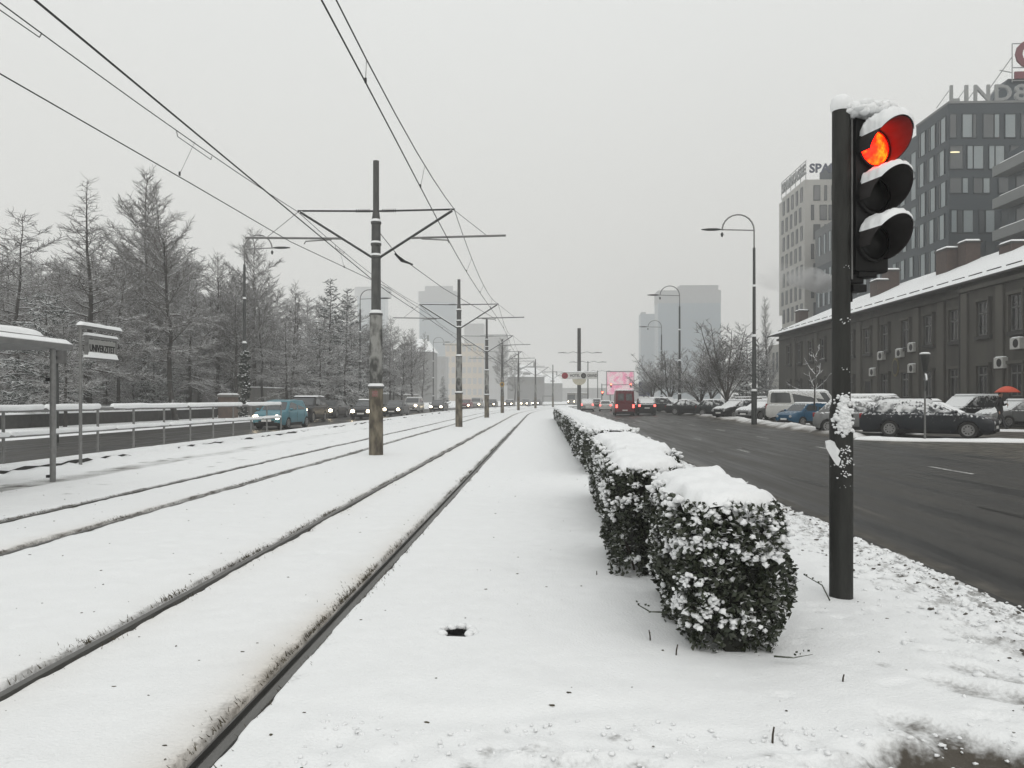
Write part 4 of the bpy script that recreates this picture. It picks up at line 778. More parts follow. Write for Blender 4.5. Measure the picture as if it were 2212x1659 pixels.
tt.links.new(tcn.outputs['Object'], vz.inputs['Vector']); tt.links.new(vz.outputs['Fac'], rp.inputs[0]); tt.links.new(rp.outputs[0], b.inputs['Emission Color']); b.inputs['Emission Strength'].default_value = .75; b.inputs['Base Color'].default_value = (.02, .02, .02, 1)
mb = MB(); mb.box(-4.0, 4.0, -.2, 0, 2.5, 9.3); sc_ = mb.obj('screen', PINK, t); mb = MB(); mb.box(-4.2, 4.2, .02, .6, 2.3, 9.6); mb.obj('casing', DARKMET, t); 
for s in (-3, 3): mb = MB(); mb.tube([(s, .3, -.2), (s, .3, 2.4)], .2, 8); mb.obj('leg', DARKMET, t)
x, y = P(1391, 150); t = thing('billboard', 'dark blue roadside billboard in front of the slim tower', 'billboard', (x, y, 0))
mb = MB(); mb.box(-1.0, 1.1, -.1, .1, 2.2, 4.9); mb.obj('panel', mat('blue_panel', (.03, .04, .13), (.05, .05, .1), 2, .5), t); mb = MB(); mb.tube([(0, .1, -.2), (0, .1, 2.3)], .12, 8); mb.obj('leg', DARKMET, t)
# lantern post with a round sign, in front of the dark estate car
x, y = P(1998, 27.5); t = thing('lantern_post', 'thin post with cone lantern and round sign, snow-capped, before the estate car', 'lamp post', (x, y, rzf(15)))
mb = MB(); mb.tube([(0, 0, -.1), (0, 0, 2.45)], [.035, .03], 8); mb.obj('pole', GALV, t)
mb = MB(); mb.lathe([(.04, 2.45), (.07, 2.5), (.16, 3.05), (.17, 3.1), (.01, 3.12)], 14); ln = mb.obj('lantern', DARKMET, t, sm=40); mb = MB(); mb.lathe([(.17, 3.1), (.18, 3.13), (.12, 3.17), (.01, 3.18)], 14); mb.obj('snow', SNOW, ln, sm=60)
mb = MB(); mb.lathe([(.30, -.012), (.30, .012), (.01, .012)], 20, (0, -.05, 2.08), M=Matrix.Rotation(R(70), 3, 'Z') @ Matrix.Rotation(R(90), 3, 'X')); sg = mb.obj('round_sign', DARKMET, t)
mb = MB(); mb.tube([(.31 * math.cos(R(a)) * math.cos(R(70)), -.05 + .31 * math.cos(R(a)) * math.sin(R(70)), 2.08 + .31 * math.sin(R(a))) for a in range(20, 165, 12)], .03, 6); mb.obj('snow', SNOW, sg, sm=60)
x, y = P(1922, 70) if False else P(1921, 90)
# ================================================================== cars
def car(label, x, y, heading, paint, kind='hatch', z=None, lights='off', snow=0.5, group=None, cat='car', name=None, size=1):
    """heading: degrees, 0 = nose along +Y.  local +x = forward"""
    D = {'city': (3.55, 1.64, 1.48, 2.42, .60), 'hatch': (4.0, 1.72, 1.47, 2.52, .62), 'sedan': (4.5, 1.76, 1.43, 2.68, .66), 'wagon': (4.68, 1.78, 1.48, 2.71, .66), 'suv': (4.45, 1.84, 1.70, 2.65, .70), 'minivan': (4.5, 1.8, 1.75, 2.75, .66), 'van': (4.9, 1.9, 1.98, 2.95, .68), 'cargo': (5.5, 2.02, 2.55, 3.4, .66)}[kind]
    Ln, W, Ht, WB, wd = D; w = W / 2; wr = wd / 2; fx = Ln / 2 - (.82 if kind not in ('van', 'cargo') else .85); rx = fx - WB; f, r = Ln / 2, -Ln / 2
    belt = {'city': .92, 'hatch': .93, 'sedan': .92, 'wagon': .95, 'suv': 1.06, 'minivan': 1.02, 'van': 1.08, 'cargo': 1.25}[kind]
    hood = {'van': belt + .02, 'cargo': 1.2}.get(kind, belt - .02); nose = {'city': .70, 'suv': .88, 'van': .85, 'cargo': .95, 'minivan': .78}.get(kind, .70)
    # greenhouse key points (x at the belt / roof)
    G = {'city': (f - .80, f - 1.40, r + .32, r + .06), 'hatch': (f - .92, f - 1.75, r + .66, r + .16), 'sedan': (f - 1.1, f - 2.0, r + 1.3, r + .6), 'wagon': (f - 1.02, f - 1.98, r + .70, r + .16), 'suv': (f - 1.15, f - 1.78, r + .5, r + .14), 'minivan': (f - .72, f - 1.65, r + .42, r + .1), 'van': (f - .62, f - 1.25, r + .16, r + .06), 'cargo': (f - .6, f - 1.35, r + .06, r + .02)}[kind]
    rear_deck = belt + (0 if kind != 'sedan' else .03)
    t = thing(name or ('van' if kind in ('van', 'cargo') else 'car'), label, 'van' if kind in ('van', 'cargo') else cat, (x, y, z if z is not None else rzf(x)), R(90 - 0) + R(-heading), group, size)
    st = sorted(set([r, r + .03, r + .12, r + .3, f - .3, f - .14, f - .05, f] + [rx + wr * 1.14 * math.cos(R(a)) for a in range(0, 181, 20)] + [fx + wr * 1.14 * math.cos(R(a)) for a in range(0, 181, 20)] + [G[0], G[1], (rx + fx) / 2, fx - .55]))
    vs = []; n = 0
    for s in st:
        e_f = max(0, (s - (f - .55)) / .55); e_r = max(0, ((r + .4) - s) / .4); ww = w * (1 - .16 * e_f ** 2.2 - .10 * e_r ** 2.5)
        b_ = .21 + .12 * e_f ** 3 + .16 * e_r ** 3
        for wx in (rx, fx):
            q = (wr * 1.14) ** 2 - (s - wx) ** 2
            if q > 0: b_ = max(b_, wr - .02 + math.sqrt(q) * .98)
        if s > G[0]: tp = hood + (nose - hood) * max(0, (s - G[0]) / (f - G[0])) ** 2.4
        else: tp = belt
        if s < r + .05: tp = min(tp, rear_deck - .04)
        tp = max(tp, b_ + .02)
        sh = min(tp, belt)
        m1 = max(b_ + .01, .38); m2 = max(m1 + .005, .60 * belt); m3 = max(m2 + .003, sh - .07)
        m3 = min(m3, max(sh - .015, b_ + .012)); m2 = min(m2, m3); m1 = min(m1, m2)
        pr = [(ww * .95, b_), (ww * 1.0, m1), (ww * 1.0, m2), (ww * .975, m3), (ww * .90, sh), (ww * .45, tp + .018 * (1 - e_f)), (0, tp + .025 * (1 - e_f))]
        ring = [(s, -a, b2) for a, b2 in pr] + [(s, a, b2) for a, b2 in reversed(pr[:-1])]
        vs += ring; n = len(ring)
    fs = [(i * n + j, i * n + j + 1, (i + 1) * n + j + 1, (i + 1) * n + j) for i in range(len(st) - 1) for j in range(n - 1)] + [tuple(range(n)), tuple((len(st) - 1) * n + j for j in range(n))]
    mb = MB(); mb.add(vs, fs); body = mb.obj('body', paint, t, sm=38)
    mb = MB(); mb.box(r + .12, f - .14, -w * .86, w * .86, .17, .50); mb.obj('underbody', BLACK, t)
    # cabin
    x0, x1, x2, x3 = G; rw = w * (.74 if kind not in ('van', 'cargo', 'suv', 'minivan') else .84); bw = w * .915; rz_ = Ht
    P_ = [(x0, -bw, belt - .03), (x0, bw, belt - .03), (x3, bw, belt - .03), (x3, -bw, belt - .03), (x1, -rw, rz_ - .03), (x1, rw, rz_ - .03), (x2, rw, rz_ - .02), (x2, -rw, rz_ - .02)]
    xm, rm_ = x1 + (x2 - x1) * .42, rw * 1.02; boxy = kind in ('van', 'cargo'); cz = 0 if boxy else .045
    for i_ in (4, 5): P_[i_] = (P_[i_][0], P_[i_][1], P_[i_][2] - cz)
    for i_ in (6, 7): P_[i_] = (P_[i_][0], P_[i_][1], P_[i_][2] - cz * .8)
    PM = P_ + [(xm, -rm_, rz_ - .005), (xm, rm_, rz_ - .005)]
    mb = MB(); mb.add(PM, [(0, 1, 2, 3), (4, 5, 9, 8), (8, 9, 6, 7), (0, 1, 5, 4), (1, 2, 6, 9, 5), (2, 3, 7, 6), (3, 0, 4, 8, 7)]); cab = mb.obj('cabin', paint, t, bevel=.06, seg=3, sm=50)
    def quad(a, b_, c, d, fr, name_, par, off_=.006, mt=GLASS):     # pane on a cabin face: corners a,b (bottom) c,d (top); fr=(u0,u1,v0,v1)
        a, b_, c, d = map(Vector, (a, b_, c, d)); 
        def p(u, v): return (a.lerp(b_, u)).lerp(d.lerp(c, u), v)
        nrm = (b_ - a).cross(d - a).normalized(); cen = (a + b_ + c + d) / 4
        if nrm.dot(cen - Vector((0, 0, 1))) < 0: nrm.negate()
        us = fr[:2]; q = [p(us[0], fr[2]), p(us[1], fr[2]), p(us[1], fr[3]), p(us[0], fr[3])]
        # thin solid pane, proud of the frame, corners clipped
        qs = []
        for i in range(4):
            A_, B_, C_ = q[i - 1], q[i], q[(i + 1) % 4]; k_ = min(.06, .25 * (A_ - B_).length, .25 * (C_ - B_).length)
            qs += [B_ + (A_ - B_).normalized() * k_, B_ + (C_ - B_).normalized() * k_]
        m_ = MB(); nq = len(qs); m_.add([v + nrm * off_ for v in qs] + [v - nrm * .02 for v in qs], [tuple(range(nq)), tuple(range(2 * nq - 1, nq - 1, -1))] + [(i, (i + 1) % nq, nq + (i + 1) % nq, nq + i) for i in range(nq)])
        return m_.obj(name_, mt, par)
    glass_sn = GLASS if snow < .4 or kind in ('van', 'cargo') else GLASSN
    quad(P_[0], P_[1], P_[5], P_[4], (.07, .93, .12, .90), 'windscreen', cab, .006, glass_sn)
    if kind != 'cargo': quad(P_[2], P_[3], P_[7], P_[6], (.10, .90, .22, .86), 'rear_window', cab, .006, glass_sn)
    else:
        for u0, u1 in ((.12, .44), (.56, .88)): quad(P_[2], P_[3], P_[7], P_[6], (u0, u1, .22, .74), 'rear_window', cab)
    nwin = {'city': [(.07, .47), (.52, .90)], 'wagon': [(.06, .36), (.40, .66), (.70, .93)], 'van': [(.05, .25), (.29, .6), (.64, .95)], 'cargo': [(.03, .18)], 'minivan': [(.08, .36), (.40, .66), (.70, .94)]}.get(kind, [(.08, .44), (.49, .86)])
    for s in (0, 1):
        A_, B_, C_, D_ = (P_[0], P_[3], P_[7], P_[4]) if s == 0 else (P_[1], P_[2], P_[6], P_[5])
        for u0, u1 in nwin: quad(A_, B_, C_, D_, (u0, u1, .14, .86), 'side_window', cab, .006, glass_sn)
    # wheels
    for wx in (rx, fx):
        for s in (-1, 1):
            M = Matrix.Rotation(R(90) * -s, 3, 'X')
            mb = MB(); mb.lathe([(wr * .62, -.10), (wr * .95, -.10), (wr, -.07), (wr, .07), (wr * .95, .10), (wr * .66, .095)], 24, (0, 0, 0), M=M); wh = mb.obj('wheel', RUBBER, t, (wx, s * (w - .12), wr), sm=40)
            mb = MB(); mb.lathe([(wr * .66, .07), (wr * .66, .112), (wr * .57, .102), (wr * .2, .118), (.004, .122)], 20, M=M); rm = mb.obj('rim', RIM, wh, sm=40)
            mb = MB()
            for q in range(9):
                a = 2 * math.pi * q / 9; c_ = Vector((wr * .42 * math.cos(a), wr * .42 * math.sin(a), .111)); mb.add([M @ (c_ + Vector(v)) for v in ((-.022, -.022, .0), (.022, -.022, 0), (.022, .022, 0), (-.022, .022, 0), (-.022, -.022, .004), (.022, -.022, .004), (.022, .022, .004), (-.022, .022, .004))], [(4, 5, 6, 7), (0, 1, 5, 4), (1, 2, 6, 5), (2, 3, 7, 6), (3, 0, 4, 7)])
            mb.obj('trim_slots', BLACK, rm)
    # lamps, plates, trim
    hm, tmn = (HEADL, TAILOFF) if lights == 'head' else ((HEADOFF, TAILL) if lights == 'tail' else (HEADOFF, TAILOFF))
    for s in (-1, 1):
        zl = nose - .09; mb = MB(); mb.lathe([(.001, -.13), (.07, -.09), (.1, 0), (.07, .09), (.001, .13)], 12, M=Matrix.Rotation(R(90), 3, 'X') @ Matrix.Diagonal((.75, .95, 1.3) if lights != 'head' else (.95, 1.25, 1.5)))
        mb.obj('headlight', hm, t, (f - .035, s * w * .64, zl), sm=60, rot=(0, 0, R(-18) * s))
        if lights == 'head': mb = MB(); mb.cbox((f - .03, s * w * .62, .36), (.06, .12, .07)); mb.obj('fog_light', HEADOFF, t, bevel=.015)
        tz = belt - .12 if kind not in ('cargo', 'van') else .95
        mb = MB(); mb.cbox((r + .06, s * w * .80, tz), (.14, .20, .20 if kind not in ('cargo', 'van') else .34)); mb.obj('tail_light', tmn, t, bevel=.03, sm=50)
        mb = MB(); mb.lathe([(.001, -.1), (.07, -.06), (.075, .04), (.001, .1)], 8, M=Matrix.Rotation(R(90), 3, 'X') @ Matrix.Diagonal((.8, .9, 1.1))); mb.obj('mirror', paint, t, (x0 - .18, s * (w + .06), belt + .06), sm=60)
        for q, hx in enumerate((x0 - .95, x0 - 1.95)):
            if hx > r + .8: mb = MB(); mb.cbox((hx, s * (w * .985), belt - .13), (.17, .03, .025)); mb.obj('door_handle', paint, t)
        for hx in (x0 - .12, x0 - 1.12, x0 - 2.1):
            if hx > rx + .2 and kind not in ('cargo',): mb = MB(); mb.cbox((hx, s * (w * .9985), .62), (.012, .006, .5)); mb.obj('door_seam', BLACK, t)
        mb = MB(); mb.cbox((0, s * w * .965, .27), (WB - wd - .18, .06, .1)); mb.obj('sill', BLACK, t)
    mb = MB(); mb.cbox((f - .03, 0, .50 if kind != 'city' else .36), (.07, w * 1.0, .16)); mb.obj('grille', BLACK, t, bevel=.02)
    mb = MB(); mb.cbox((f - .02, 0, .30), (.08, w * 1.3, .09)); mb.obj('front_bumper', BLACK, t, bevel=.02)
    mb = MB(); mb.cbox((r + .04, 0, .36), (.12, w * 1.7, .14)); mb.obj('rear_bumper', BLACK if kind in ('cargo', 'suv', 'van') else paint, t, bevel=.03)
    for xx, zz in ((f + .012, .44), (r - .012, .72 if kind not in ('cargo', 'van', 'wagon') else .55)): mb = MB(); mb.cbox((xx, 0, zz), (.016, .5, .11)); mb.obj('number_plate', WHITE, t)
    if kind == 'wagon':
        for s in (-1, 1): mb = MB(); mb.tube([(x1 - .1, s * rw * .9, Ht), (x1 - .25, s * rw * .9, Ht + .06), (x2 + .3, s * rw * .9, Ht + .06), (x2 + .1, s * rw * .9, Ht)], .016, 6); mb.obj('roof_bar', BLACK, cab)
    if snow > .25:
        hh = .03 + .05 * snow
        slab('snow', x2 - .02, x1 + .03, -rw * .97, rw * .97, Ht - .045, hh + .03, t, .10, 16, 14)
        A, B = np.meshgrid(np.linspace(x0 + .03, f - .18, 12), np.linspace(-1, 1, 13)); zt = hood + (nose - hood) * np.clip((A - x0) / (f - x0), 0, 1) ** 2.4
        ew = np.clip((1 - np.abs(B)) * 5, 0, 1) ** .5 * np.clip((A - x0 - .03) * 9, 0, 1) ** .5 * np.clip((f - .18 - A) * 9, 0, 1) ** .5
        if snow > .45: link('snow', grid_mesh('snow', A, B * w * .84, zt + .02 + hh * .8 * ew - .03 * (1 - ew)), t, mat=SNOW)
        if kind == 'sedan': slab('snow', r + .06, x3 - .02, -w * .8, w * .8, belt - .01, hh + .02, t, .08, 8, 12)
    return t
def paint(name, c, dust=0.0, met=.15):
    m = mat(name, c, [q * .82 for q in c], 3, .38, metal=0, spec=.3, coat=.08, zsnow=(.62 - dust, .10, .9, 11.0, .42, .5 if name != 'paint_navy' else .1)); return m
GLASSN = mat('snowed_glass', (0.03, 0.034, 0.036), (0.06, 0.065, 0.07), 2, 0.2, zsnow=(.86, .14, .9, 3.0, .5))
PT = {k: paint('paint_' + k, c, d) for k, c, d in (('navy', (.008, .011, .016), .10), ('black', (.008, .0085, .009), -.2), ('charcoal', (.016, .017, .018), -.2), ('silver', (.20, .205, .205), -.1), ('white', (.58, .58, .56), -.2), ('blue', (.006, .07, .14), -.35), ('cyan', (.065, .19, .235), -1.2), ('red', (.13, .006, .014), -.6), ('grey', (.08, .08, .082), -.25), ('green', (.012, .018, .018), -.2), ('cream', (.42, .42, .4), -.2), ('moving_black', (.010, .010, .011), -1.2), ('moving_grey', (.07, .07, .072), -1.2), ('moving_cream', (.36, .36, .35), -1.2), ('moving_charcoal', (.018, .018, .019), -1.2))}
G1 = 'cars queueing towards the viewer on the left road'; G2 = 'cars driving away on the right road'; G3 = 'cars parked on the right'
def lane(u, d): return P(u, d)
for (lb, u, d, hd_, pt, kd) in (
    ('light blue city car with headlights on, behind the railing end', 607, 39.5, 184, 'cyan', 'city'),
    ('dark off-road car right behind the light blue city car', 662, 51, 180, 'moving_black', 'suv'),
    ('silver saloon with one bright headlight, left of the first wire pole', 717, 62, 182, 'moving_grey', 'sedan'),
    ('black car with lit headlights touching the left edge of the first wire pole', 792, 58, 180, 'moving_black', 'hatch'),
    ('black saloon with lit headlights just right of the first wire pole', 856, 68, 180, 'moving_charcoal', 'sedan'),
    ('white off-road car behind the black saloon', 893, 86, 180, 'moving_cream', 'suv'),
    ('grey saloon with two bright headlights left of the second wire pole', 948, 92, 181, 'moving_charcoal', 'sedan'),
    ('reddish dark car with lights right of the second wire pole', 1007, 112, 182, 'red', 'hatch'),
    ('pale minivan between the second and third wire poles', 1030, 122, 182, 'moving_cream', 'minivan'),
    ('dark hatchback just right of the third wire pole', 1063, 136, 184, 'moving_charcoal', 'hatch'),
    ('dark saloon just right of the fourth wire pole', 1101, 148, 185, 'moving_black', 'sedan'),
    ('small bright-lit car in front of the white-roofed house', 1135, 160, 187, 'moving_grey', 'hatch'),
    ('hindmost lit car of the queue, by the far tram stop', 1160, 176, 190, 'moving_charcoal', 'sedan')):
    x, y = P(u, d); car(lb, x, y, hd_, PT[pt], kd, .1, 'head', .35 if kd == 'suv' or pt in ('moving_black', 'charcoal') else .2, G1)
for (lb, u, d, hd_, pt, kd, lt, sn) in (
    ('dark red delivery van with its tail lights on', 1347, 78, 3, 'red', 'cargo', 'tail', .35),
    ('white off-road car with tail lights behind the hotel sign pole', 1269, 106, 4, 'white', 'suv', 'tail', .4),
    ('small white car left of the red van', 1308, 104, 5, 'white', 'hatch', 'tail', .3),
    ('black off-road car right of the red van', 1394, 77, 3, 'black', 'suv', 'tail', .4),
    ('dark far car between the two white ones', 1290, 142, 8, 'charcoal', 'suv', 'tail', .2)):
    x, y = P(u, d); car(lb, x, y, hd_, PT[pt], kd, None, lt, sn, G2)
car('dark navy estate car dusted with snow, side-on at the car park corner', *P(2004, 30.4), 127, PT['navy'], 'wagon', .10, 'off', .42, G3)
for (lb, u, d, hd_, pt, kd, sn) in (
    ('snowy pale hatchback half hidden by the signal post', 1868, 33.5, 120, 'silver', 'hatch', .8),
    ('white saloon nosing out left of the signal post', 1822, 45, 230, 'white', 'sedan', .8),
    ('bright blue small car with a bare bonnet, before the white van', 1738, 43.5, 243, 'blue', 'city', .28),
    ('old white minibus with dark side windows', 1744, 52, 112, 'white', 'van', .6),
    ('silver saloon with snow-covered windscreen left of the white minibus', 1650, 56, 235, 'silver', 'sedan', .9),
    ('dark off-road car behind the right lamp post', 1640, 63, 125, 'black', 'suv', .5),
    ('dark green hatchback parked under the forked tree', 1556, 68, 122, 'green', 'hatch', .5),
    ('dark small car with white roof behind the forked tree', 1600, 78, 122, 'charcoal', 'hatch', .8),
    ('white-roofed car left of the forked tree', 1517, 80, 122, 'charcoal', 'sedan', .9),
    ('pale hatchback parked by the middle lamp', 1473, 82, 20, 'grey', 'hatch', .7),
    ('dark car parked left of the middle lamp', 1440, 88, 122, 'charcoal', 'suv', .6),
    ('leftmost parked car, beside the black off-road car', 1428, 106, 122, 'grey', 'hatch', .7),
    ('dark minivan with a snow-covered windscreen behind the person', 2098, 45, 248, 'charcoal', 'minivan', .75),
    ('silver car at the right edge with a snowy bonnet', 2198, 41.5, 262, 'silver', 'hatch', .8),
    ('long dark van roof at the far right edge', 2205, 50, 262, 'charcoal', 'van', .6),
    ('pale car roof seen over the estate car', 1910, 43, 118, 'silver', 'minivan', .8),
    ('black hatchback between the forked tree and the right lamp', 1592, 60, 238, 'black', 'hatch', .5), ('dark saloon parked left of the forked tree trunk', 1492, 73, 122, 'black', 'sedan', .5),
    ('dark car behind the minibus, roof white with snow', 1700, 72, 122, 'black', 'sedan', .9)):
    x, y = P(u, d); car(lb, x, y, hd_, PT[pt], kd, .10, 'off', sn, G3, size=.88 if pt == 'blue' else (1.06 if kd == 'van' and pt == 'white' else 1))
# a tram far down the line
x, y = P(1234, 205); t = thing('tram', 'misty tram front with two headlights far down the line', 'tram', (x, y, 0), R(-18))
TRM = mat('tram_paint', (.20, .19, .17), (.16, .15, .14), 2, .5)
mb = MB(); mb.box(-1.2, 1.2, 0, 14, .4, 3.3); bd = mb.obj('body', TRM, t, bevel=.2); mb = MB(); mb.box(-1.0, 1.0, -.03, .05, 1.5, 2.7); mb.obj('windscreen', GLASS, bd); mb = MB(); mb.box(-1.15, 1.15, .1, 13.9, 3.28, 3.4); mb.obj('roof_snow', SNOW, bd); mb = MB(); mb.box(-1.1, 1.1, .3, 13.5, .05, .45); mb.obj('bogie', BLACK, bd)
for s in (-.8, .8): mb = MB(); mb.lathe([(.14, 0), (.14, .06), (.01, .08)], 10, (s, -.01, .95), M=Matrix.Rotation(R(90), 3, 'X')); mb.obj('headlight', HEADL, bd)
for q in range(7): mb = MB(); mb.box(-1.23, 1.23, .8 + q * 1.85, 2.3 + q * 1.85, 1.6, 2.7); mb.obj('side_window', GLASS, bd)
x, y = P(1184, 190); t = thing('far_shelter', 'small misty tram shelter at the far stop', 'shelter', (x, y, 0))
mb = MB(); mb.box(-1.4, 1.4, 0, 1.6, 2.2, 2.45); mb.obj('roof', GALV, t)
for a in (-1.3, 1.3): mb = MB(); mb.box(a - .06, a + .06, .1, 1.5, 0, 2.2); mb.obj('side_panel', GLASS, t)
# ================================================================== person with umbrella
px_, py_ = P(2160, 37.0); PZ = .12
tp = thing('person', 'person in black walking with legs apart under the orange umbrella', 'person', (px_, py_, PZ), R(35))
CLOTH = mat('black_clothing', (.012, .012, .014), (.022, .022, .024), 10, .85); SKIN = mat('skin', (.42, .27, .2), None, 10, .6); HAIR = mat('dark_hair', (.015, .012, .01), None, 20, .7)
def skin(name, nodes, edges, mt, parent, sub=2, root=0):
    me = bpy.data.meshes.new(name); me.from_pydata([n[:3] for n in nodes], edges, []); o = link(name, me, parent, mat=mt)
    bm = bmesh.new(); bm.from_mesh(me); ly = bm.verts.layers.skin.verify()
    for i, v in enumerate(bm.verts):
        rr = nodes[i][3]; v[ly].radius = rr if isinstance(rr, tuple) else (rr, rr); v[ly].use_root = (i == root)
    bm.to_mesh(me); bm.free(); o.modifiers.new('s', 'SKIN').use_smooth_shade = True; m = o.modifiers.new('u', 'SUBSURF'); m.levels = sub; m.render_levels = sub; return o
body_n = [(0, 0, .95, (.17, .13)), (0, .01, 1.12, (.16, .12)), (0, .02, 1.32, (.19, .13)), (0, .02, 1.45, (.13, .1)), (0, .0, 1.53, .055), (0, -.02, 1.60, .06),
          (-.10, 0, .88, .10), (-.13, -.22, .50, .068), (-.13, -.30, .10, .05), (-.13, -.42, .05, .045), (.10, 0, .88, .10), (.13, .12, .50, .068), (.14, .40, .14, .05), (.14, .32, .05, .045),
          (-.21, .02, 1.40, .07), (-.27, .08, 1.14, .052), (-.25, -.06, .92, .04), (.21, .02, 1.40, .07), (.25, -.06, 1.16, .052), (.14, -.24, 1.27, .04)]
body_e = [(0, 1), (1, 2), (2, 3), (3, 4), (4, 5), (0, 6), (6, 7), (7, 8), (8, 9), (0, 10), (10, 11), (11, 12), (12, 13), (3, 14), (14, 15), (15, 16), (3, 17), (17, 18), (18, 19)]
bd = skin('body', body_n, body_e, CLOTH, tp)
mb = MB(); mb.lathe([(.004, -.13), (.06, -.11), (.08, -.03), (.083, .04), (.06, .10), (.004, .125)], 14, (0, -.03, 1.69)); hd_o = mb.obj('head', SKIN, tp, sm=70)
mb = MB(); mb.lathe([(.07, -.05), (.093, .02), (.09, .07), (.06, .12), (.004, .14)], 14, (0, -.01, 1.70)); mb.obj('hair', HAIR, hd_o, sm=70)
mb = MB(); mb.cbox((0, -.118, 1.68), (.022, .035, .045)); mb.obj('nose', SKIN, hd_o, bevel=.008)
for s in (-.03, .03): mb = MB(); mb.cbox((s, -.106, 1.70), (.022, .01, .01)); mb.obj('eye', BLACK, hd_o)
for s in (-.085, .085): mb = MB(); mb.cbox((s, -.02, 1.685), (.018, .035, .055)); mb.obj('ear', SKIN, hd_o, bevel=.006)
for (hx, hy, hz) in ((-.25, -.08, .90), (.13, -.26, 1.28)):
    nodes = [(0, 0, 0, .03), (0, -.01, -.06, .034)]; edges = [(0, 1)]
    for q in range(4): k_ = len(nodes); nodes += [(-.03 + .02 * q, -.02, -.09, .009), (-.03 + .02 * q, -.035, -.12 - .008 * (q in (1, 2)), .008), (-.03 + .02 * q, -.02, -.14, .007)]; edges += [(1, k_), (k_, k_ + 1), (k_ + 1, k_ + 2)]
    k_ = len(nodes); nodes += [(.035, -.02, -.05, .01), (.045, -.035, -.085, .009)]; edges += [(1, k_), (k_, k_ + 1)]
    skin('hand', nodes, edges, SKIN, tp, 1).location = (hx, hy, hz)
R35 = Matrix.Rotation(R(35), 3, 'Z'); hv = R35 @ Vector((.13, -.27, 1.2))
tu = thing('umbrella', 'open orange umbrella held over the person in black', 'umbrella', (px_ + hv.x, py_ + hv.y, PZ + 1.12))
ORG = mat('orange_fabric', (.62, .085, .035), (.5, .06, .025), 5, .6)
ub = MB(); n = 16; rows = []
for i in range(9):
    f = i / 8
    for j in range(n):
        a = 2 * math.pi * j / n; rr = .56 * f * (1 if j % 2 == 0 else 1 - .06 * f); rows.append((rr * math.cos(a), rr * math.sin(a), .98 - .30 * f ** 2.0))
ub.add(rows, [(i * n + j, i * n + (j + 1) % n, (i + 1) * n + (j + 1) % n, (i + 1) * n + j) for i in range(8) for j in range(n)]); o = ub.obj('canopy', ORG, tu, sm=40); o.modifiers.new('t', 'SOLIDIFY').thickness = .004
mb = MB(); mb.tube([(0, 0, -.05), (0, 0, 1.03)], .009, 6); mb.obj('shaft', BLACK, tu)
for j in range(8): a = 2 * math.pi * j / 8; mb = MB(); mb.tube([(0, 0, .62), (.3 * math.cos(a), .3 * math.sin(a), .885)], .004, 4); mb.obj('rib', BLACK, tu)
